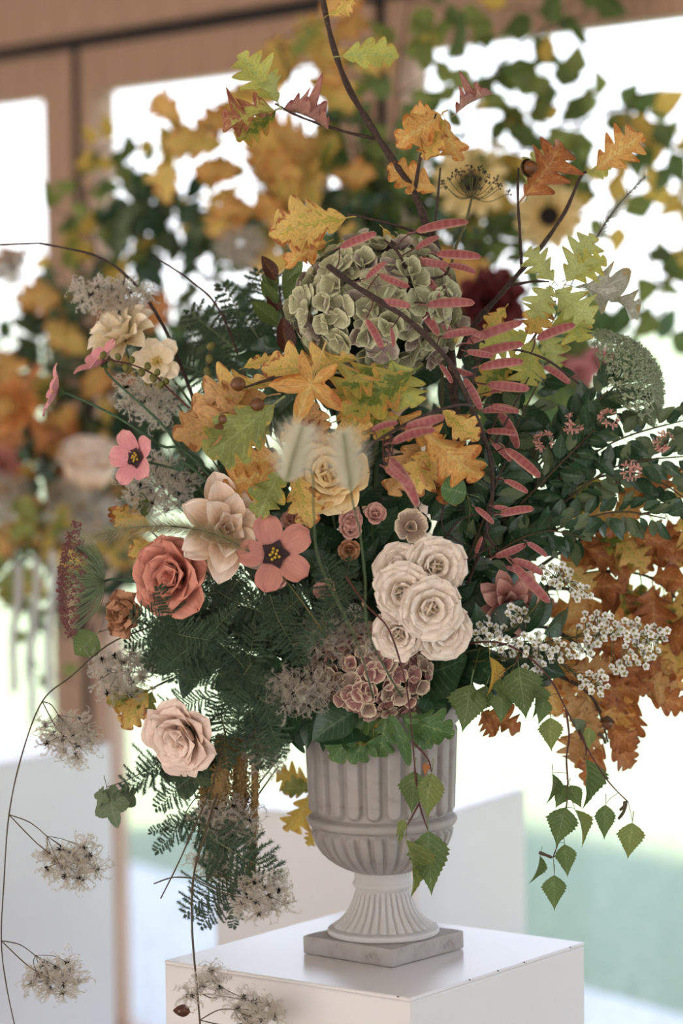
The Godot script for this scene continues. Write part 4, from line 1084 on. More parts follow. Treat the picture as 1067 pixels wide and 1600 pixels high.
func build_pods() -> void:
	# dark branch arching across the hydrangea, and the pods that hang from it
	var main := [at(512, 415, 0.30), at(560, 450, 0.27), at(638, 500, 0.25), at(700, 563, 0.22), at(726, 612, 0.2), at(745, 660, 0.18), at(768, 730, 0.15), at(760, 830, 0.12), at(700, 980, 0.08), urn_base + Vector3(0.02, 0.34, 0)]
	var sets := [
		["branch of flat red seed pods arching across the green hydrangea", main, [[0.0026, 0.0015, [at(640, 480, 0.2), at(640, 440, 0.2), at(622, 395, 0.2), at(600, 375, 0.2)]], [0.0018, 0.0012, [at(640, 440, 0.2), at(690, 432, 0.18), at(702, 418, 0.18)]]],
			[[530, 385, 588, 362, 0.27], [570, 435, 602, 408, 0.29], [648, 362, 732, 346, 0.2], [648, 388, 685, 368, 0.2], [680, 394, 752, 398, 0.22], [648, 406, 702, 414, 0.2], [700, 412, 745, 424, 0.2], [640, 415, 690, 462, 0.19], [592, 428, 640, 448, 0.26], [588, 470, 642, 476, 0.26], [665, 474, 742, 470, 0.22], [572, 498, 598, 545, 0.29], [612, 512, 616, 542, 0.29], [640, 456, 688, 522, 0.2], [672, 478, 706, 524, 0.18], [690, 524, 744, 516, 0.2], [688, 568, 708, 598, 0.2], [700, 430, 655, 400, 0.16], [740, 588, 700, 575, 0.17]]],
		["branch of flat red seed pods spreading to the right of the green hydrangea", [at(738, 700, 0.16), at(735, 640, 0.17), at(740, 590, 0.18), at(752, 560, 0.18), at(790, 545, 0.17), at(850, 560, 0.14), at(905, 600, 0.12)], [[0.0014, 0.001, [at(770, 700, 0.16), at(800, 640, 0.15), at(826, 590, 0.13)]]],
			[[726, 534, 816, 500, 0.19], [738, 552, 818, 534, 0.19], [728, 548, 772, 556, 0.2], [748, 572, 818, 562, 0.19], [836, 528, 898, 504, 0.15], [760, 600, 828, 607, 0.17], [764, 612, 800, 604, 0.15], [766, 632, 812, 642, 0.16], [725, 590, 752, 640, 0.19], [720, 510, 760, 528, 0.2], [752, 640, 805, 640, 0.16], [758, 674, 808, 678, 0.16], [850, 570, 892, 598, 0.13]]],
		["twig of blurred red pods reaching towards the camera beside the bunny tails", [at(540, 722, 0.46), at(590, 688, 0.45), at(655, 652, 0.42), at(724, 632, 0.36), at(745, 650, 0.30), at(770, 720, 0.2)], [],
			[[578, 672, 622, 658, 0.45], [610, 690, 680, 668, 0.44], [630, 668, 695, 650, 0.43], [602, 730, 650, 762, 0.40], [612, 712, 656, 790, 0.40], [606, 722, 634, 748, 0.41]]],
		["branch of red pods trailing down the right side above the white waxflower", [at(760, 690, 0.16), at(770, 760, 0.17), at(760, 830, 0.16), at(790, 870, 0.16), at(820, 890, 0.16)], [[0.0016, 0.001, [at(700, 900, 0.15), at(740, 870, 0.17), at(775, 850, 0.17)]], [0.0014, 0.001, [at(690, 850, 0.16), at(720, 812, 0.17), at(770, 800, 0.17)]], [0.0013, 0.001, [at(700, 760, 0.16), at(690, 820, 0.17), at(720, 850, 0.17)]]],
			[[790, 698, 846, 744, 0.19], [788, 748, 826, 768, 0.19], [742, 792, 772, 818, 0.19], [780, 802, 834, 792, 0.19], [770, 790, 806, 800, 0.18], [800, 880, 860, 942, 0.20], [800, 872, 850, 895, 0.2], [824, 846, 856, 868, 0.19], [772, 870, 822, 850, 0.18], [790, 884, 822, 898, 0.18], [742, 865, 752, 838, 0.19], [808, 895, 838, 912, 0.19], [770, 690, 800, 720, 0.16], [780, 640, 812, 700, 0.12]]]]
	for s in sets:
		var o := thing("pod_branch", s[0], "branch", s[1][0])
		wood(o, s[1], 0.0036 if s[0].contains("arching across") else 0.0019, 0.0020 if s[0].contains("arching across") else 0.0013, "bark", "branch", 0.4)
		var q := curve(s[1], 6)
		for t in s[2]:
			wood(o, t[2], t[0], t[1], "bark", "twig", 0.4)
			q.append_array(curve(t[2], 6))
		var k := 0
		for p in s[3]:
			var a := at(p[0], p[1], p[4]); var b := at(p[2], p[3], p[4] + R(-0.01, 0.015))
			var n := nearest(a, q)
			var wide := clampf(0.085 / a.distance_to(b), 0.75, 1.4)
			leaf(o, "pod%d" % (k % 3), "vertex satin", a, b, dirn(R(-0.5, 0.5), R(-0.6, 0.6), 1), wide, "pod")
			wood(o, [a, a.lerp(n, 0.5) + jit(0.004), n], 0.0008, 0.0009, "red bark", "stalk", 0.2, 4)
			k += 1
# ---------------------------------------------------------------- greenery, seed heads and trailing stems of the arrangement
func fern(label: String, root: Vector3, fronds: Array) -> void:
	# fronds: [from, to, facing, size variant]
	var o := thing("asparagus_fern", label, "fern", root)
	for f in fronds:
		var a: Vector3 = f[0]; var b: Vector3 = f[1]
		wood(o, [root, root.lerp(a, 0.6) + Vector3(0, 0.01, 0), a], 0.0009, 0.0008, "green stem", "stalk", 0.0, 4)
		var bs := frame(b - a, f[2])
		var l := a.distance_to(b) / 0.17
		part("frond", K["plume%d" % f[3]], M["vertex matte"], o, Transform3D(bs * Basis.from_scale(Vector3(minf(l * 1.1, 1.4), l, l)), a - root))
func waxflower_mesh() -> ArrayMesh:
	var s := Shape.new()
	for k in 5:
		var pm: ArrayMesh = petal(0.5, 0.5, 0.2, -0.3, 0.0, 0.5, k, 5, 6, 0.3)
		var arr := pm.surface_get_arrays(0)
		var one := Shape.new()
		one.v = arr[Mesh.ARRAY_VERTEX]; one.uv = arr[Mesh.ARRAY_TEX_UV]; one.col = arr[Mesh.ARRAY_COLOR]; one.idx = arr[Mesh.ARRAY_INDEX]
		s.merge(one, Transform3D(Basis(Vector3.FORWARD, TAU * k / 5) * Basis(Vector3.RIGHT, 0.3) * Basis.from_scale(Vector3.ONE * 0.85), Vector3(0, 0, 0)).translated_local(Vector3(0, 0.38, 0)), Color(0.86, 0.85, 0.80))
	for j in 5:
		var r: float = [0.34, 0.42, 0.38, 0.22, 0.0][j]; var h: float = [-0.5, 0.1, 0.22, 0.12, 0.1][j]
		for i in 11: s.add(Vector3(cos(TAU * i / 10) * r, sin(TAU * i / 10) * r, h), Vector2.ZERO, [Color(0.24, 0.28, 0.10), Color(0.40, 0.42, 0.18), Color(0.50, 0.48, 0.22), Color(0.34, 0.33, 0.10), Color(0.26, 0.10, 0.09)][j])
	s.weave(s.v.size() - 55, 11, 5)
	return s.mesh()
func waxflower(label: String, path: Array, clusters: Array, tw: float) -> void:
	var o := thing("waxflower_branch", label, "branch", path[0])
	wood(o, path, 0.0016, 0.0009, "olive stem", "branch", 0.2)
	var q := curve(path, 8)
	var needles := Shape.new()
	for c in clusters:
		for k in int(c[2]):
			var a := k * 2.4; var rr: float = c[3] * sqrt((k + 0.5) / c[2])
			var p := at(c[0] + cos(a) * rr, c[1] + sin(a) * rr * 0.8, tw + R(-0.02, 0.025))
			var n := nearest(p, q)
			wood(o, [n, n.lerp(p, 0.6) + Vector3(0, 0.004, 0), p], 0.0006, 0.0005, "olive stem", "stalk", 0.0, 3)
			part("blossom", K["waxflower"], M["vertex petal"], o, Transform3D(look(R(-0.8, 0.8), R(-0.3, 0.9), 0.9) * Basis.from_scale(Vector3.ONE * 0.0062 * R(0.85, 1.1)), p - o.position))
	for k in 130:
		var i := rng.randi() % (q.size() - 1)
		var d: Vector3 = (q[i + 1] - q[i]).normalized()
		d = (d * 0.8 + jit(0.9)).normalized() * R(0.014, 0.026)
		var b: Vector3 = q[i] - o.position
		needles.hair([b, b + d * 0.5 + jit(0.001), b + d], 0.0006)
	part("needles", needles.mesh(), M["bush green"], o).set_meta("kind", "stuff")
func birch(label: String, twigs: Array, leaves: Array, tw: float, called := "birch_twig") -> Node3D:
	var o := thing(called, label, "twig", twigs[0][0])
	var q := []
	for t in twigs:
		wood(o, t, 0.0014, 0.0008, "red bark", "twig", 0.3)
		q.append_array(curve(t, 8))
	for l in leaves:
		var a := at(l[0], l[1], tw + R(-0.01, 0.01)); var b := at(l[2], l[3], tw + R(-0.015, 0.015))
		var n := nearest(a, q)
		wood(o, [n, n.lerp(a, 0.5) + Vector3(0, 0.002, 0), a], 0.0005, 0.0004, "olive stem", "stalk", 0.0, 3)
		leaf(o, "birch%d" % int(l[4]), l[5], a, b, dirn(l[6], 0.15, 1), l[7])
	return o
func tassel_mesh(pts: Array, r: float, n: int) -> ArrayMesh:
	var s := Shape.new()
	s.tube(pts, r * 0.75, r * 0.6, 8, Color(0.28, 0.17, 0.06))
	for k in n:
		var q := R(0, 1) * (pts.size() - 1.001)
		var p: Vector3 = pts[int(q)].lerp(pts[int(q) + 1], fposmod(q, 1.0))
		var d := Vector3(R(-1, 1), R(-0.3, 0.3), R(-1, 1)).normalized()
		s.ball(p + d * r * R(0.7, 1.05), Vector3.ONE * R(0.0012, 0.0022), 5, 4, Color(0.30, 0.18, 0.065).lerp(Color(0.44, 0.33, 0.13), R(0, 1)))
	return s.mesh()

func build_greenery() -> void:
	mat("bush green", Color(0.17, 0.25, 0.13), 0.6, 0.2)
	K["waxflower"] = waxflower_mesh()
	# dark leaves that close the heart of the arrangement
	var inner := [
		["dark leafy stem filling the shade left of the ivory roses", [[600, 1090, 0.0], [520, 1000, 0.05], [470, 900, 0.08], [450, 820, 0.06]], 26],
		["dark leafy stem behind the yellow rose and the bunny tails", [[600, 1090, 0.0], [560, 960, 0.05], [540, 840, 0.07], [520, 730, 0.05]], 28],
		["dark leafy stem rising behind the ivory roses", [[600, 1090, 0.0], [650, 980, 0.06], [670, 880, 0.08], [650, 780, 0.06]], 28],
		["dark leafy stem behind the pods right of the ivory roses", [[610, 1090, 0.0], [720, 960, 0.06], [770, 860, 0.06], [800, 780, 0.05]], 30],
		["dark leafy stem reaching low to the right above the urn rim", [[620, 1090, 0.0], [700, 1030, 0.10], [770, 1010, 0.12], [840, 1000, 0.10]], 24],
		["dark leafy stem under the ferns on the left", [[590, 1090, 0.0], [480, 1040, 0.06], [380, 1010, 0.07], [290, 990, 0.05]], 28],
		["dark leafy stem low at the urn rim beneath the pale fluff", [[590, 1095, 0.03], [520, 1080, 0.12], [450, 1090, 0.13], [400, 1110, 0.10]], 22],
		["dark leafy stem between the gold leaves and the green hydrangea", [[600, 1000, -0.02], [560, 780, 0.0], [500, 640, 0.02], [450, 540, 0.0]], 30],
		["dark leafy stem right of the green hydrangea behind the pods", [[620, 1000, -0.04], [690, 800, -0.03], [730, 680, -0.02], [770, 590, -0.03]], 30],
		["dark leafy stem at the back of the arrangement behind the gold leaves", [[600, 1000, -0.08], [570, 850, -0.09], [600, 700, -0.08], [620, 580, -0.08]], 30],
		["dark leafy stem at the back right behind the shrub leaves", [[620, 1050, -0.06], [730, 900, -0.08], [800, 790, -0.09], [860, 700, -0.09]], 30],
		["dark leafy stem behind the gap between the moss-green oak leaf and the bunny tails", [[590, 1000, 0.0], [500, 820, 0.04], [450, 720, 0.06], [425, 650, 0.07]], 26],
		["dark leafy stem at the back left behind the peach dahlia", [[590, 1050, -0.05], [470, 920, -0.05], [400, 820, -0.05], [330, 730, -0.06]], 28]]
	for e in inner:
		var p: Array = e[1].map(func(q): return at(q[0], q[1], q[2]))
		var o := thing("salal_stem", e[0], "greenery", p[0])
		wood(o, p, 0.0026, 0.0012, "green stem", "stem", 0.2)
		spray_of(o, p, 0.12, e[2], ["serrate0", "serrate1", "ovate0", "ovate2"], ["glossy leaf"], 0.05, 0.085, 0.9, 0.1, 0.9)
	# the small-leaved shrub on the right
	var shrub := [
		["shrub stem with small dark leaves pointing up under the lacy umbel", [[720, 860, 0.0], [830, 740, 0.03], [900, 660, 0.04], [950, 610, 0.04]], 44], ["shrub stem with small dark leaves reaching the right edge below the umbel", [[720, 880, 0.0], [860, 760, 0.04], [960, 690, 0.05], [1075, 655, 0.05]], 50],
		["shrub stem with small dark leaves crossing level to the right edge", [[730, 880, 0.02], [860, 800, 0.05], [960, 730, 0.06], [1080, 712, 0.06]], 50], ["shrub stem with small dark leaves rising behind the right hand pods", [[700, 880, 0.0], [770, 740, 0.02], [820, 640, 0.03], [850, 580, 0.03]], 44],
		["shrub stem with small dark leaves drooping over the orange oak leaves", [[740, 880, 0.02], [860, 830, 0.07], [960, 800, 0.08], [1040, 810, 0.08]], 40], ["shrub stem with small dark leaves in the middle of the right hand greenery", [[720, 870, 0.02], [800, 800, 0.06], [880, 720, 0.08], [930, 670, 0.08]], 44],
		["shrub stem with small dark leaves just above the white waxflower", [[700, 920, 0.04], [780, 860, 0.09], [850, 830, 0.1], [910, 840, 0.1]], 34], ["shrub stem with small dark leaves at the back of the right side", [[720, 860, -0.06], [840, 720, -0.05], [930, 650, -0.05], [1010, 630, -0.05]], 46],
		["shrub stem with small dark leaves between the pods and the ivory roses", [[690, 950, 0.04], [740, 850, 0.1], [770, 770, 0.11], [790, 720, 0.1]], 34], ["shrub stem with small dark leaves bending down at the right edge", [[780, 850, 0.02], [900, 760, 0.02], [1000, 740, 0.02], [1085, 790, 0.02]], 40]]
	for e in shrub:
		var p: Array = e[1].map(func(q): return at(q[0], q[1], q[2]))
		var o := thing("shrub_stem", e[0], "greenery", p[0])
		wood(o, p, 0.0020, 0.0009, "vine stem", "stem", 0.2)
		spray_of(o, p, 0.1, e[2], ["ovate0", "ovate1", "ovate2", "ovate3"], ["glossy leaf", "glossy leaf", "ivy leaf"], 0.026, 0.042, 0.9, 0.1, 0.8)
	var dried := [[895, 662, "right of the red pods on the dark shrub"], [950, 656, "directly under the lacy umbel"], [1036, 690, "nearest the right edge among dark leaves"], [985, 735, "above the orange oak leaves at the right"], [850, 690, "between red pods and shrub leaves"]]
	for d in dried:
		var o := thing("dried_floret_cluster", "small pinkish dried star cluster " + d[2], "flower", at(d[0], d[1], 0.09))
		for k in 14:
			var f := look(R(-1, 1), R(-0.8, 1), R(0.1, 1))
			for i in 4: petal_at(K["ray%d" % i], M["dusty pink petal"], o, f, TAU * i / 4, 0.5, 0.0085, 0.0, 0.012)
		stem_to(o, o.position, [o.position - dirn(0.3, 0.4, 1) * 0.04], at(780, 860, 0.03), 0.001, "red bark")
	# orange oak branches low on the right
	var low := [
		["rust and orange oak branch at the right edge under the dark shrub", [[760, 950, -0.06], [880, 860, -0.08], [980, 810, -0.08], [1080, 790, -0.08]], 16, 0.07, 0.10], ["gold and rust oak branch hanging at the far right", [[760, 960, -0.08], [900, 900, -0.10], [1010, 900, -0.10], [1080, 960, -0.10]], 18, 0.07, 0.10],
		["brown oak branch behind the white waxflower", [[740, 1000, -0.04], [850, 980, -0.06], [930, 1030, -0.06], [1000, 1080, -0.06]], 18, 0.065, 0.095], ["lowest brown oak branch with an acorn below the waxflower", [[760, 1020, -0.02], [860, 1050, -0.03], [925, 1090, -0.03], [950, 1160, -0.03]], 13, 0.06, 0.085],
		["orange oak branch filling the gap behind the waxflower at the right", [[760, 960, -0.12], [860, 920, -0.12], [950, 940, -0.12], [1040, 1000, -0.12]], 16, 0.07, 0.10]]
	for e in low:
		var p: Array = e[1].map(func(q): return at(q[0], q[1], q[2]))
		var o := thing("oak_branch", e[0], "branch", p[0])
		wood(o, p, 0.0030, 0.0013, "bark", "twig", 0.4)
		spray_of(o, p, 0.3, e[2], ["oak0", "oak1", "oak2", "oak3", "turkey0", "turkey2"], ["oak rust", "oak orange", "oak rust", "oak gold", "oak olive"] if not e[0].contains("rown") else ["oak rust", "oak rust", "oak orange", "oak tan"], e[3], e[4], 0.8, 0.35, 0.5)
		if e[0].contains("acorn"): acorn_parts(o, Transform3D(frame(dirn(-0.1, -1, 0.3), dirn(0, 0, 1)), at(949, 1122, 0.0) - o.position))
	oak_sprig("small curled rust oak leaf hanging right of the urn", [[0.0012, 0.0009, [at(720, 1060, 0.02), at(745, 1085, 0.02), at(752, 1112, 0.02)]]], [["turkey2", "oak rust", 752, 1112, 814, 1140, 0.02, 0.02, 0.1, 0.3], ["turkey3", "oak rust", 752, 1112, 772, 1150, 0.02, 0.0, -0.3, 0.2]], "oak_twig")
	# white waxflower
	waxflower("white waxflower branch at the lower right, nearest the ivory roses", [at(690, 1010, 0.08), at(750, 995, 0.13), at(810, 975, 0.15), at(870, 905, 0.15)], [[868, 898, 14, 26], [806, 962, 9, 20], [750, 985, 12, 26], [772, 990, 6, 20], [905, 925, 9, 18]], 0.15)
	waxflower("white waxflower branch reaching furthest right with the densest blossoms", [at(700, 1030, 0.08), at(800, 1015, 0.12), at(900, 995, 0.13), at(1040, 990, 0.12)], [[935, 980, 22, 34], [985, 985, 14, 26], [1000, 1022, 14, 28], [1030, 992, 8, 18], [915, 1012, 6, 16], [968, 1045, 6, 16]], 0.13)
	waxflower("white waxflower branch drooping lowest above the birch leaves", [at(690, 1040, 0.10), at(780, 1030, 0.15), at(860, 1030, 0.16), at(925, 1075, 0.15)], [[828, 1008, 12, 26], [852, 1022, 8, 22], [880, 1018, 10, 24], [835, 1045, 6, 16], [930, 1068, 13, 26], [790, 1010, 8, 24]], 0.16)
	# hanging birch
	birch("long birch twig hanging down on the lower right with green serrated leaves", [[at(700, 1010, 0.12), at(770, 1003, 0.17), at(820, 1022, 0.18), at(860, 1062, 0.18), at(884, 1108, 0.18), at(915, 1165, 0.18), at(948, 1218, 0.18), at(981, 1253, 0.18)], [at(884, 1108, 0.18), at(889, 1150, 0.18), at(885, 1185, 0.18), at(887, 1235, 0.18), at(880, 1290, 0.18), at(864, 1340, 0.18)], [at(810, 1022, 0.18), at(806, 1036, 0.19)], [at(905, 1140, 0.18), at(915, 1165, 0.18), at(915, 1180, 0.19)]],
		[[810, 1040, 822, 1122, 0, "birch green", 0.0, 1.25], [736, 1068, 724, 1142, 1, "birch green", -0.2, 1.2], [760, 1070, 742, 1120, 2, "birch green", 0.2, 1.1], [786, 1080, 782, 1130, 3, "birch green", 0.2, 1.1], [832, 1066, 838, 1126, 2, "birch green", 0.9, 0.9], [852, 1090, 842, 1132, 0, "birch green", 0.2, 1.0],
		[860, 1120, 861, 1174, 1, "birch light", 0.0, 1.1], [893, 1122, 911, 1160, 2, "ivy leaf", 0.8, 0.9], [921, 1136, 920, 1172, 3, "birch light", 0.1, 1.0], [915, 1184, 918, 1268, 2, "birch green", 0.7, 0.85], [863, 1208, 859, 1258, 2, "birch green", 1.3, 0.55], [886, 1226, 868, 1262, 0, "birch green", -0.1, 1.2], [890, 1226, 908, 1264, 1, "birch green", 0.2, 1.0], [884, 1260, 868, 1322, 1, "birch green", 0.1, 1.2], [898, 1264, 916, 1324, 2, "birch light", 1.0, 0.65],
		[882, 1318, 887, 1370, 0, "birch green", 0.0, 1.0], [844, 1336, 831, 1384, 2, "birch green", 1.2, 0.45], [866, 1366, 866, 1422, 3, "birch green", 0.0, 1.05], [946, 1256, 943, 1312, 1, "birch green", 0.1, 0.9], [988, 1284, 981, 1342, 0, "birch light", 0.1, 1.15], [780, 1060, 790, 1098, 1, "birch green", 0.4, 1.2], [765, 1025, 767, 1090, 2, "birch yellow", 1.2, 0.6]], 0.18)
	var bt := get_node("birch_twig")
	for c in [[978, 1252, 966, 1280], [976, 1252, 968, 1266], [842, 1332, 862, 1340], [935, 1145, 946, 1162]]:
		wood(bt, [at(c[0], c[1], 0.18), at((c[0] + c[2]) / 2.0 + 3, (c[1] + c[3]) / 2.0 + 1, 0.18), at(c[2], c[3], 0.18)], 0.0022, 0.0018, "vine stem", "catkin", 0.3)
	birch("birch twig trailing over the front of the urn with a few large leaves", [[at(540, 900, 0.22), at(572, 945, 0.25), at(608, 985, 0.27), at(634, 1070, 0.25), at(644, 1150, 0.22), at(648, 1200, 0.21)], [at(646, 1160, 0.22), at(668, 1185, 0.21), at(674, 1206, 0.21)], [at(648, 1200, 0.21), at(655, 1255, 0.2), at(668, 1296, 0.2)], [at(655, 1255, 0.2), at(636, 1290, 0.2)]],
		[[648, 1203, 643, 1272, 0, "birch green", -0.1, 1.0], [675, 1206, 664, 1280, 1, "birch light", 0.5, 0.95], [664, 1192, 664, 1212, 2, "oak rust", 0.3, 1.0], [669, 1296, 674, 1398, 3, "birch green", 0.05, 0.95], [634, 1310, 652, 1408, 2, "birch light", 0.8, 0.75], [632, 1280, 619, 1308, 0, "birch light", 0.5, 0.9], [628, 1296, 622, 1320, 1, "birch light", 0.9, 0.6]], 0.21)
	# leaves at the rim of the urn
	oak_sprig("green lobed leaves hanging over the front rim of the urn", [[0.002, 0.0012, [at(610, 1085, 0.05), at(600, 1105, 0.13), at(590, 1118, 0.15)]]],
		[["oak0", "viburnum", 580, 1112, 517, 1188, 0.15, 0.0, 0.0, 0.3], ["oak1", "viburnum", 592, 1116, 548, 1192, 0.155, 0.0, 0.1, 0.2], ["oak2", "viburnum", 604, 1116, 592, 1186, 0.155, 0.0, 0.0, 0.2], ["strap", "viburnum", 606, 1112, 642, 1192, 0.16, 0.0, 0.3, 0.2], ["oak3", "viburnum", 626, 1118, 708, 1150, 0.15, 0.01, 0.1, 0.5], ["oak0", "viburnum", 630, 1120, 676, 1168, 0.155, 0.0, 0.1, 0.2],
		["oak1", "viburnum", 560, 1105, 478, 1132, 0.13, 0.0, 0.1, 0.6], ["serrate0", "glossy leaf", 560, 1110, 488, 1152, 0.16, 0.02, 0.0, 0.7], ["strap", "glossy leaf", 440, 1138, 476, 1174, 0.10, 0.0, 0.2, 0.3], ["oak2", "oak moss", 600, 1110, 540, 1165, 0.14, 0.01, -0.2, 0.3], ["serrate1", "glossy leaf", 660, 1080, 690, 1128, 0.13, 0.02, 0.4, 0.3]], "viburnum_sprig")
	oak_sprig("yellow and green oak leaves at the lower left under the brown carnation", [[0.0016, 0.001, [at(320, 1040, 0.05), at(270, 1060, 0.06), at(232, 1078, 0.07)]]], [["oak0", "oak gold", 232, 1080, 192, 1138, 0.07, 0.01, 0.0, 0.2], ["oak1", "oak olive", 234, 1078, 168, 1100, 0.07, 0.0, 0.0, 0.5], ["oak2", "oak moss", 238, 1080, 222, 1124, 0.06, 0.01, 0.2, 0.2]], "oak_twig")
	oak_sprig("bright yellow oak leaves peeping out left of the urn bowl", [[0.0016, 0.001, [at(520, 1110, -0.08), at(500, 1180, -0.1), at(492, 1230, -0.1)]]], [["turkey1", "birch yellow", 494, 1228, 430, 1208, -0.10, 0.0, 0.0, 0.3], ["oak0", "oak moss", 494, 1232, 440, 1232, -0.09, 0.0, 0.0, 0.6], ["turkey0", "birch yellow", 492, 1236, 448, 1300, -0.10, 0.0, 0.9, 0.2], ["turkey3", "birch yellow", 500, 1290, 480, 1320, -0.10, 0.0, 0.4, 0.2]], "oak_twig")
	oak_sprig("yellow leaves glimpsed behind the foxtail grass at the left", [[0.0016, 0.001, [at(330, 900, 0.0), at(270, 860, 0.02), at(236, 830, 0.02)]]], [["oak1", "oak gold", 240, 828, 176, 800, 0.02, 0.0, 0.0, 0.2], ["oak0", "oak gold", 250, 850, 200, 866, 0.02, 0.01, 0.1, 0.3], ["ovate0", "birch green", 226, 812, 222, 770, 0.02, 0.0, 0.6, 0.2], ["oak2", "oak rust", 200, 830, 172, 790, 0.0, 0.0, 0.3, 0.2]], "oak_twig")
	var iv := thing("ivy_trail", "two grey-green ivy leaves dangling at the lower left", "ivy", at(250, 1190, 0.08))
	wood(iv, [at(330, 1130, 0.06), at(250, 1190, 0.08), at(200, 1218, 0.09), at(166, 1230, 0.09)], 0.0009, 0.0007, "vine stem", "stem", 0.1)
	leaf(iv, "ivy", "ivy leaf", at(166, 1228, 0.09), at(184, 1294, 0.10), dirn(-0.4, 0.2, 1), 0.8); leaf(iv, "ivy", "ivy leaf", at(206, 1226, 0.09), at(184, 1270, 0.09), dirn(0.5, 0.1, 1), 0.8); leaf(iv, "ivy", "ivy leaf", at(166, 1230, 0.09), at(152, 1262, 0.09), dirn(-0.7, 0.1, 1), 0.8)
	leaf(iv, "ivy", "ivy leaf", at(300, 1170, 0.10), at(288, 1250, 0.12), dirn(0.1, 0.2, 1), 1.0)
	var lone := thing("loose_leaf", "single green heart-shaped leaf below the wine-red umbel", "leaf", at(196, 985, 0.10))
	wood(lone, [at(196, 985, 0.10), at(176, 982, 0.1), at(154, 988, 0.1)], 0.0007, 0.0006, "vine stem", "stalk", 0.1)
	leaf(lone, "ovate3", "birch green", at(154, 988, 0.1), at(120, 1020, 0.1), dirn(0, 0.2, 1), 2.0, "blade")
	# reddish leafy tip left of the green hydrangea
	var tip := thing("leafy_twig", "twig tip with bronze and olive leaves left of the green hydrangea", "twig", at(470, 600, 0.02))
	var tp := [at(470, 600, 0.02), at(450, 530, 0.03), at(440, 480, 0.03), at(436, 446, 0.03)]
	wood(tip, tp, 0.0016, 0.001, "vine stem", "stem", 0.2)
	spray_of(tip, tp, 0.3, 14, ["ovate0", "ovate1", "ovate3"], ["birch green", "ivy leaf", "bronze leaf"], 0.035, 0.055, 0.8, -0.3, 0.6)
	# ferns
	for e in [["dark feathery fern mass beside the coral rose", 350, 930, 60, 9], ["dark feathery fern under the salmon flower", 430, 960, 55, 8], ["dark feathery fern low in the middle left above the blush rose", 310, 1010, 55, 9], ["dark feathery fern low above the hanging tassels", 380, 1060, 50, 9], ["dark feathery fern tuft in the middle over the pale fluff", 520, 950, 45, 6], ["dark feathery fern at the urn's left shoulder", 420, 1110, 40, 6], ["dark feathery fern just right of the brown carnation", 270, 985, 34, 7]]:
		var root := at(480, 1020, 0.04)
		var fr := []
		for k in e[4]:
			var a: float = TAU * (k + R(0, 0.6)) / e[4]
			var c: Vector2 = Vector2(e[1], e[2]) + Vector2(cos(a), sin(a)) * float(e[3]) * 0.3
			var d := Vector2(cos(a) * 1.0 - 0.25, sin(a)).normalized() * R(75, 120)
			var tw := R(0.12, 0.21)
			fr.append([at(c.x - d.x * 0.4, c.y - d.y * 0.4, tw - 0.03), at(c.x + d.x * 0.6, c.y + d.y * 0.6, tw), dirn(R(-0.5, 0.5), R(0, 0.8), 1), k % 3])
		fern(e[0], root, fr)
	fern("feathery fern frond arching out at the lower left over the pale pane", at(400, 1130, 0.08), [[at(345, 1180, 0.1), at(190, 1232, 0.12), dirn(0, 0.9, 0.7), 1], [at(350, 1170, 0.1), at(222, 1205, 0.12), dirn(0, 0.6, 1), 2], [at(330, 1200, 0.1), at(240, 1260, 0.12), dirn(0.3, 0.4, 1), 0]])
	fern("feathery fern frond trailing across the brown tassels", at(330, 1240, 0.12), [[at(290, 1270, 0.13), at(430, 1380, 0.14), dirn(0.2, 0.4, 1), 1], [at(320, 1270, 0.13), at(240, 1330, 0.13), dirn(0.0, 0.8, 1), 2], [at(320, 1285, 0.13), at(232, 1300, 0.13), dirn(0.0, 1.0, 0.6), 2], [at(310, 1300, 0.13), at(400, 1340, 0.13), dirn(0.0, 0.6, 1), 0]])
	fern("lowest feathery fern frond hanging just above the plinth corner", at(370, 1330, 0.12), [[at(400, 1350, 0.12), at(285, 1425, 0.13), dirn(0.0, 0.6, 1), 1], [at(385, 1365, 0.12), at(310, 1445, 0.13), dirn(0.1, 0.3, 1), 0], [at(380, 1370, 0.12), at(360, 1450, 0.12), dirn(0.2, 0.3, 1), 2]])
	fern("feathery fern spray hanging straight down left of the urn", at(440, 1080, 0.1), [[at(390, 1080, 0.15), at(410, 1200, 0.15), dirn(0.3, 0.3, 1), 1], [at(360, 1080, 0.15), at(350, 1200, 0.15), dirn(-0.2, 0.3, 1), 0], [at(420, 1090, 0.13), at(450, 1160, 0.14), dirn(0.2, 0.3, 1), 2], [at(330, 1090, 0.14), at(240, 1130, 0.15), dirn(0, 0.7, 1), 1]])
	fern("grey-green fern fronds behind the bud twig on the upper left", at(440, 700, -0.06), [[at(420, 620, -0.05), at(300, 480, -0.06), dirn(0, 0.3, 1), 1], [at(430, 600, -0.05), at(350, 440, -0.06), dirn(0, 0.2, 1), 2], [at(440, 580, -0.06), at(410, 420, -0.08), dirn(0, 0.2, 1), 1], [at(400, 640, -0.05), at(270, 560, -0.06), dirn(0, 0.6, 1), 0], [at(440, 600, -0.08), at(380, 500, -0.1), dirn(0.3, 0.2, 1), 1]])
	# brown hanging tassels
	var tas := [["thick brown hanging tassel at the front left of the urn", [[352, 1150], [345, 1220], [342, 1290], [340, 1370]], 0.10, 0.017, 1000], ["second brown hanging tassel just behind the thick one", [[372, 1150], [375, 1230], [370, 1310]], 0.07, 0.015, 800], ["thin olive-brown tassel hanging nearest the urn bowl", [[398, 1150], [398, 1230], [394, 1330], [390, 1385]], 0.08, 0.0075, 480], ["short brown tassel left of the thick hanging one", [[330, 1170], [322, 1240], [326, 1300]], 0.08, 0.013, 600]]
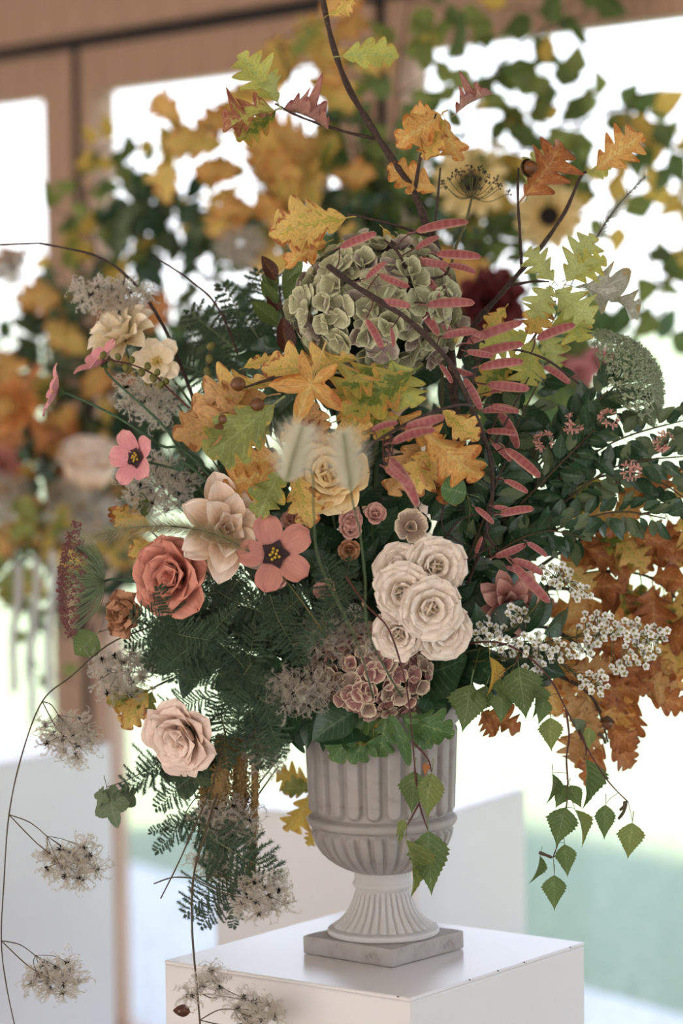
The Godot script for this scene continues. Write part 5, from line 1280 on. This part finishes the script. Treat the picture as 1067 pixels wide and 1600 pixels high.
	for t in tas:
		var p: Array = t[1].map(func(q): return at(q[0], q[1], t[2]))
		var o := thing("amaranth_tassel", t[0], "flower", p[0])
		part("tassel", tassel_mesh(curve(p, 6).map(func(q): return q - o.position), t[3], t[4]), M["vertex matte"], o)
		wood(o, [p[0], p[0] + Vector3(0.02, 0.05, -0.02), mouth()], 0.0015, 0.0015, "olive stem", "stem", 0.0)
	# clematis seed heads
	var n0 := [at(66, 1096, 0.18), at(14, 1273, 0.18), at(2, 1470, 0.18)]
	var hs := cloud(108, 1150, 0.18, 44, 34, 13)
	hs.append_array(cloud(112, 1348, 0.18, 48, 30, 13)); hs.append_array(cloud(86, 1526, 0.18, 44, 27, 12))
	clematis("long clematis vine hanging at the far left with three fluffy seed clusters", [at(300, 960, 0.1), at(182, 1000, 0.15), at(112, 1056, 0.18), n0[0], at(34, 1180, 0.18), n0[1], at(6, 1380, 0.18), n0[2], at(10, 1540, 0.18), at(28, 1625, 0.18)], hs, n0)
	var n1 := [at(302, 1372, 0.21), at(308, 1548, 0.21), at(312, 1594, 0.21)]
	hs = cloud(412, 1402, 0.21, 40, 32, 11); hs.append_array(cloud(328, 1532, 0.21, 26, 18, 4)); hs.append_array(cloud(396, 1580, 0.21, 36, 26, 9)); hs.append(at(297, 1556, 0.21))
	var cv := clematis("clematis vine hanging in front of the plinth's left corner with fluffy seed heads", [at(340, 1240, 0.16), at(318, 1310, 0.2), n1[0], at(300, 1450, 0.21), n1[1], n1[2], at(316, 1640, 0.21)], hs, n1, 0.0016)
	wood(cv, [n1[0], at(270, 1371, 0.21), at(240, 1381, 0.21)], 0.0010, 0.0009, "vine stem", "broken_stalk", 0.2); wood(cv, [at(350, 1160, 0.16), at(330, 1230, 0.18), at(300, 1300, 0.2), at(278, 1350, 0.21), at(251, 1404, 0.21)], 0.0012, 0.0009, "vine stem", "vine", 0.2)
	leaf(cv, "ovate0", "bronze leaf", at(300, 1582, 0.21), at(272, 1578, 0.21), dirn(0, 0.6, 1), 1.4)
	for c in [["pale clematis fluff low in the middle beside the burgundy hydrangea", 470, 1076, 0.19, 46, 32, 15], ["dim clematis fluff in the dark middle above the burgundy hydrangea", 535, 1000, 0.17, 62, 42, 18], ["clematis fluff between the fern and the urn's left side", 412, 1172, 0.12, 30, 28, 7],
			["clematis fluff under the brown carnation", 192, 1050, 0.09, 42, 40, 15], ["tan clematis fluff over the hanging brown tassels", 352, 1292, 0.13, 40, 44, 14], ["white clematis fluff at the very top left above the cream dahlia", 172, 464, -0.02, 56, 26, 14],
			["lilac-white clematis fluff below the round-petalled white flower", 235, 622, 0.0, 46, 36, 13], ["grey clematis fluff behind the lowest pink flower", 246, 760, 0.02, 54, 44, 16], ["clematis fluff low over the fern trail by the plinth", 330, 1345, 0.12, 26, 24, 6]]:
		var pts := cloud(c[1], c[2], c[3], c[4], c[5], c[6])
		clematis(c[0], [at(c[1] + (540 - c[1]) * 0.5, c[2] + (1050 - c[2]) * 0.5, 0.03), at(c[1] + (540 - c[1]) * 0.15, c[2] + (1050 - c[2]) * 0.15, c[3] - 0.03), at(c[1], c[2], c[3] - 0.02)], pts)
# ---------------------------------------------------------------- the two arrangements behind, out of focus
func bush(called: String, label: String, path: Array, n: int, kinds: Array, mats: Array, l0: float, l1: float, droop := 0.15, splay := 0.9) -> Node3D:
	var p: Array = path.map(func(q): return at(q[0], q[1], q[2]))
	var o := thing(called, label, "branch", p[0])
	wood(o, p, 0.0034, 0.0014, "bark", "stem", 0.3)
	var q := curve(p, 10)
	for k in 6:      # side twigs fill the bush out
		var st: Vector3 = q[int(lerpf(q.size() * 0.25, q.size() - 1, (k + R(0, 0.9)) / 6.0))]
		var d := (dirn(R(-1, 1), R(-0.4, 0.9), R(-0.6, 0.6))) * R(0.10, 0.20)
		var tw := [st, st + d * 0.5 + jit(0.01), st + d + Vector3(0, -0.02, 0)]
		wood(o, tw, 0.0016, 0.0009, "bark", "twig", 0.2, 4)
		spray_of(o, tw, 0.1, int(n * 0.62 / 6.0) + 1, kinds, mats, l0, l1, splay, droop, 0.8)
	spray_of(o, p, 0.15, int(n * 0.38), kinds, mats, l0, l1, splay, droop, 0.8)
	return o
func build_back() -> void:
	var bl := ["birch0", "birch1", "birch2", "birch3"]; var ov := ["ovate0", "ovate1", "ovate2", "ovate3"]; var ok := ["oak0", "oak1", "oak2", "oak3", "turkey0"]
	# behind the urn: oak, birch, sunflowers, a dark dahlia, pink roses
	var z := -1.7
	for e in [
		["oak_branch", "blurred golden oak branch at the upper left behind the bare oak twig", [[560, 560, z], [480, 400, z], [400, 270, z], [320, 190, z]], 18, ok, ["oak gold", "oak orange", "oak gold", "oak olive"], 0.09, 0.13],
		["oak_branch", "blurred oak branch with one bright orange leaf at the very top", [[560, 560, z], [500, 330, z], [470, 180, z], [440, 80, z], [430, 70, z]], 13, ok, ["oak gold", "oak orange", "oak olive"], 0.09, 0.13],
		["oak_branch", "blurred low golden oak branch left of the tall bare twig", [[560, 560, z], [470, 380, z], [420, 310, z], [370, 290, z]], 13, ok, ["oak gold", "oak orange"], 0.09, 0.13],
		["birch_branch", "blurred birch branch rising at the top behind the timber post", [[600, 600, z], [610, 350, z], [620, 150, z], [640, -20, z]], 34, bl, ["birch light", "birch green", "birch light"], 0.06, 0.085],
		["birch_branch", "blurred birch branch arching to the top right corner", [[620, 600, z], [700, 300, z], [780, 100, z], [920, 20, z]], 38, bl, ["birch green", "birch light", "birch green", "birch yellow"], 0.06, 0.09],
		["birch_branch", "blurred birch branch crossing the bright pane at the upper right", [[620, 600, z], [740, 330, z], [860, 200, z], [1000, 230, z]], 46, bl, ["birch light", "birch green", "birch yellow", "birch light"], 0.06, 0.09],
		["birch_branch", "blurred yellowing birch branch drooping at the right edge", [[640, 600, z], [800, 300, z], [960, 170, z], [1050, 240, z], [1080, 400, z]], 46, bl, ["birch yellow", "birch green", "birch yellow", "birch light"], 0.06, 0.09],
		["birch_branch", "blurred birch branch hanging lowest on the right", [[640, 640, z], [800, 420, z], [940, 330, z], [1020, 420, z], [1040, 520, z]], 32, bl, ["birch yellow", "birch green", "birch light"], 0.06, 0.09],
		["birch_branch", "blurred birch branch in the middle right behind the acorn", [[640, 640, z], [720, 420, z], [800, 330, z], [900, 300, z]], 28, bl, ["birch yellow", "birch green", "birch light"], 0.06, 0.09],
		["shrub_stem", "blurred dark green stem behind the tall bare twig", [[600, 640, z], [580, 420, z], [560, 270, z], [545, 190, z]], 95, ov, ["glossy leaf", "birch green", "viburnum"], 0.035, 0.065],
		["shrub_stem", "blurred dark green stem behind the green hydrangea", [[600, 700, z], [560, 500, z], [520, 380, z], [480, 300, z]], 95, ov, ["ivy leaf", "glossy leaf", "glossy leaf"], 0.035, 0.065],
		["shrub_stem", "blurred dark green stem behind the top of the pods", [[620, 640, z], [660, 460, z], [640, 340, z], [610, 250, z]], 87, ov, ["viburnum", "birch light"], 0.035, 0.065],
		["shrub_stem", "blurred dark green stem behind the forked oak twig", [[640, 700, z], [720, 560, z], [770, 440, z], [790, 360, z]], 76, ov, ["ivy leaf", "birch green", "glossy leaf"], 0.035, 0.065],
		["shrub_stem", "blurred green stem low on the right behind the lacy umbel", [[660, 760, z], [780, 640, z], [880, 560, z], [960, 530, z]], 68, ov, ["birch light", "viburnum", "birch green"], 0.06, 0.09]]:
		bush(e[0], e[1], e[2], e[3], e[4], e[5], e[6], e[7])
	for s in [["blurred sunflower with pale gold petals behind the dried umbel", 735, 286, -1.6, 0.062], ["blurred sunflower right of the acorn twig", 858, 338, -1.65, 0.058]]:
		var o := thing("sunflower", s[0], "sunflower", at(s[1], s[2], s[3]))
		rows_of(o, look(-0.05, 0.05, 1), [[12, 0.1, 1.0, 0.3, "dahlia", 4], [12, 0.3, 0.9, 0.28, "dahlia", 4]], "sun petal", s[4])
		var d := Shape.new()
		d.ball(Vector3.ZERO, Vector3(s[4] * 0.42, s[4] * 0.42, s[4] * 0.15), 20, 10)
		part("eye", d.mesh(), M["sunflower eye"], o, Transform3D(look(-0.05, 0.05, 1), Vector3.ZERO))
		wood(o, [o.position, at(s[1] - 30, s[2] + 120, s[3] - 0.05), at(640, 760, -1.7)], 0.004, 0.004, "green stem", "stem", 0.0)
	dahlia("blurred dark maroon dahlia behind the pods right of the green hydrangea", at(765, 474, -1.55), look(0, 0.1, 1), 0.075, "maroon petal", [[6, 1.2, 0.5, 0.03, "dahlia", 4], [8, 0.8, 0.75, 0.05, "dahlia", 4], [9, 0.4, 0.95, 0.06, "dahlia", 4], [9, 0.05, 1.0, 0.06, "dahlia", 4]], "dahlia", at(640, 760, -1.7))
	for r in [["blurred pink rose furthest left in the row behind the lacy umbel", 872, 566, 0.036], ["blurred pink rose in the middle of the row behind the lacy umbel", 906, 586, 0.038], ["blurred pink rose furthest right, next to the lacy umbel", 934, 566, 0.034]]:
		var o := thing("rose", r[0], "rose", at(r[1], r[2], -1.65))
		rows_of(o, look(R(-0.4, 0.4), 0.2, 1), [[4, 1.45, 0.5, 0.05, "rosein", 4], [5, 1.25, 0.7, 0.1, "rosein", 4], [6, 0.95, 0.85, 0.14, "ruffled", 4], [7, 0.6, 0.9, 0.14, "ruffled", 4], [7, 0.2, 0.9, 0.12, "ruffled", 4]], "rose pink petal", r[3])
		wood(o, [o.position, at(800, 680, -1.7), at(640, 800, -1.7)], 0.003, 0.003, "green stem", "stem", 0.0)
	var orange := oak_sprig("blurred orange leaves right of the green hydrangea", [[0.003, 0.0015, [at(650, 700, -1.55), at(690, 520, -1.55), at(715, 440, -1.55)]]], [["oak0", "oak orange", 712, 480, 730, 395, -1.55, 0.0, 0.0, 0.2], ["oak1", "oak gold", 708, 450, 762, 408, -1.55, 0.0, 0.2, 0.2], ["oak2", "oak orange", 706, 440, 690, 380, -1.55, 0.0, 0.1, 0.2]])
	# left arrangement, on the left plinth
	z = -2.1
	for e in [
		["shrub_stem", "blurred grey-green bush stem at the upper left, its tip near the door gap", [[120, 1000, z], [150, 700, z], [190, 480, z], [200, 330, z]], 133, ov, ["ivy leaf", "glossy leaf", "ivy leaf"], 0.035, 0.065],
		["shrub_stem", "blurred grey-green bush stem leaning right behind the cream dahlia", [[120, 1000, z], [220, 700, z], [300, 520, z], [340, 360, z]], 133, ov, ["viburnum", "ivy leaf", "ivy leaf"], 0.035, 0.065],
		["shrub_stem", "blurred grey-green bush stem between the bare twig and the gold leaves", [[140, 1000, z], [300, 700, z], [390, 520, z], [430, 380, z]], 114, ov, ["glossy leaf", "ivy leaf", "viburnum"], 0.035, 0.065],
		["shrub_stem", "blurred dark stem at the far left under the bare twig's tip", [[100, 1000, z], [70, 750, z], [70, 560, z], [60, 470, z]], 125, ov, ["ivy leaf", "glossy leaf", "ivy leaf"], 0.035, 0.065],
		["shrub_stem", "blurred dark stem in the shade behind the side-on pink flowers", [[120, 1000, z + 0.1], [150, 800, z + 0.1], [200, 680, z + 0.1], [240, 600, z + 0.1]], 114, ov, ["glossy leaf", "glossy leaf"], 0.035, 0.065],
		["shrub_stem", "blurred dark stem at the left edge beside the orange blooms", [[60, 1000, z], [20, 850, z], [0, 700, z], [-20, 600, z]], 95, ov, ["glossy leaf", "viburnum"], 0.035, 0.065],
		["shrub_stem", "blurred green stem low at the left behind the wine-red umbel", [[120, 1000, z], [170, 880, z], [210, 780, z], [260, 700, z]], 95, ov, ["ivy leaf", "glossy leaf"], 0.035, 0.065],
		["shrub_stem", "blurred bush stem high in the middle left reaching the pane", [[160, 1000, z], [250, 620, z], [270, 430, z], [280, 300, z]], 114, ov, ["glossy leaf", "ivy leaf"], 0.045, 0.08],
		["birch_branch", "blurred yellow-green birch sprig in front of the left door post", [[140, 700, z], [150, 450, z], [140, 340, z], [120, 260, z]], 26, bl, ["birch yellow", "birch light", "birch green"], 0.05, 0.075],
		["birch_branch", "blurred yellow-green birch sprig against the middle pane", [[160, 700, z], [190, 450, z], [210, 330, z], [215, 250, z]], 20, bl, ["birch light", "birch green", "birch yellow"], 0.045, 0.07],
		["oak_branch", "blurred gold oak leaves among the dark foliage at the far left", [[100, 950, z + 0.15], [90, 800, z + 0.15], [60, 700, z + 0.15], [20, 640, z + 0.15]], 22, ok, ["oak gold", "oak orange", "oak rust"], 0.09, 0.13],
		["oak_branch", "blurred rust oak leaves behind the cream dahlia", [[130, 900, z + 0.1], [130, 700, z + 0.1], [150, 560, z + 0.1], [110, 460, z + 0.1]], 18, ok, ["oak rust", "oak orange", "oak gold", "oak olive"], 0.08, 0.12],
		["oak_branch", "blurred olive and gold leaves hanging at the lower left edge", [[90, 900, z + 0.2], [60, 880, z + 0.25], [30, 870, z + 0.25], [10, 900, z + 0.25]], 16, ok, ["oak gold", "oak olive", "oak moss"], 0.07, 0.1],
		["birch_branch", "blurred small leaves trailing down beside the white tassels", [[80, 880, z + 0.25], [60, 930, z + 0.25], [45, 990, z + 0.25], [40, 1060, z + 0.25]], 12, bl, ["birch light", "birch green"], 0.035, 0.05]]:
		bush(e[0], e[1], e[2], e[3], e[4], e[5], e[6], e[7])
	dahlia("blurred bright orange dahlia at the far left edge", at(22, 636, -1.9), look(-0.1, 0.1, 1), 0.062, "orange petal", [[6, 1.2, 0.5, 0.03, "dahlia", 4], [8, 0.8, 0.75, 0.05, "dahlia", 4], [9, 0.4, 0.95, 0.06, "dahlia", 4], [9, 0.05, 1.0, 0.06, "dahlia", 4]], "dahlia", at(100, 1000, -2.1))
	dahlia("blurred brick-red dahlia under the orange one at the left edge", at(6, 728, -1.9), look(-0.1, 0.1, 1), 0.05, "clay petal", [[6, 1.2, 0.5, 0.03, "dahlia", 4], [8, 0.8, 0.75, 0.05, "dahlia", 4], [9, 0.4, 0.95, 0.06, "dahlia", 4]], "dahlia", at(100, 1000, -2.1))
	var o := thing("rose", "large blurred peach rose at the left under the side-on pink flowers", "rose", at(140, 712, -1.85))
	rows_of(o, look(0.0, 1.0, 0.45), [[5, 1.5, 1.2, 0.15, "rosein", 4], [6, 1.45, 1.25, 0.32, "rosein", 4], [7, 1.4, 1.25, 0.46, "rose", 4], [7, 1.3, 1.15, 0.55, "rose", 4], [7, 1.1, 0.9, 0.6, "rose", 4]], "peach petal", 0.075, -0.06)
	wood(o, [o.position, at(140, 850, -1.95), at(110, 1000, -2.1)], 0.004, 0.004, "green stem", "stem", 0.0)
	for c in [["blurred grey clematis fluff under the peach rose at the left", 126, 795, -1.85, 52, 44, 16], ["blurred clematis fluff at the left edge below the brick-red dahlia", 12, 780, -1.85, 30, 34, 8], ["blurred white clematis fluff by the left edge under the bright pane", 10, 420, -1.7, 30, 24, 6], ["blurred white clematis fluff against the foliage left of the hydrangea", 380, 385, -1.7, 40, 24, 8]]:
		var v := clematis(c[0], [at(c[1] + 30, c[2] + 150, -2.0), at(c[1] + 10, c[2] + 60, -1.95), at(c[1], c[2], c[3] - 0.03)], [])
		for k in int(c[6]):
			var a := k * 2.4; var q := sqrt((k + 0.5) / c[6])
			part("seed_head", K["seedhead%d" % (k % 3)], M["vertex hair"], v, Transform3D(Basis.from_euler(jit(3.0)) * Basis.from_scale(Vector3.ONE * R(1.3, 1.7)), at(c[1] + cos(a) * q * c[4], c[2] + sin(a) * q * c[5], c[3] + R(-0.03, 0.03)) - v.position))
	for t in [["blurred white tassel hanging at the left, nearest the timber post", 82, 860, 1090], ["blurred white tassel hanging in the middle of the three at the left", 56, 870, 1130], ["blurred white tassel hanging closest to the left edge", 28, 880, 1080]]:
		var p0 := at(t[1], t[2], -1.7); var p1 := at(t[1] - 8, t[3], -1.7)
		var q := thing("amaranth_tassel", t[0], "flower", p0)
		var pts := []
		for k in 8: pts.append((p1 - p0) * k / 7.0 + Vector3(sin(k * 1.1) * 0.004, 0, 0))
		part("tassel", bristle_mesh(pts, func(u): return 0.016, 260, 0.0006, 0.006, Color(0.86, 0.85, 0.83), Color(0.93, 0.92, 0.91), 0.6, 4), M["vertex hair"], q)
		wood(q, [p0, p0 + Vector3(0.03, 0.05, -0.1), at(100, 960, -2.05)], 0.002, 0.002, "green stem", "stem", 0.0)
func _ready() -> void:
	rng.seed = 20417
	ready_camera_and_light()
	build_setting()
	build_urn()
	make_kinds()
	make_petals()
	build_front()
	build_grasses()
	build_pods()
	build_greenery()
	build_back()
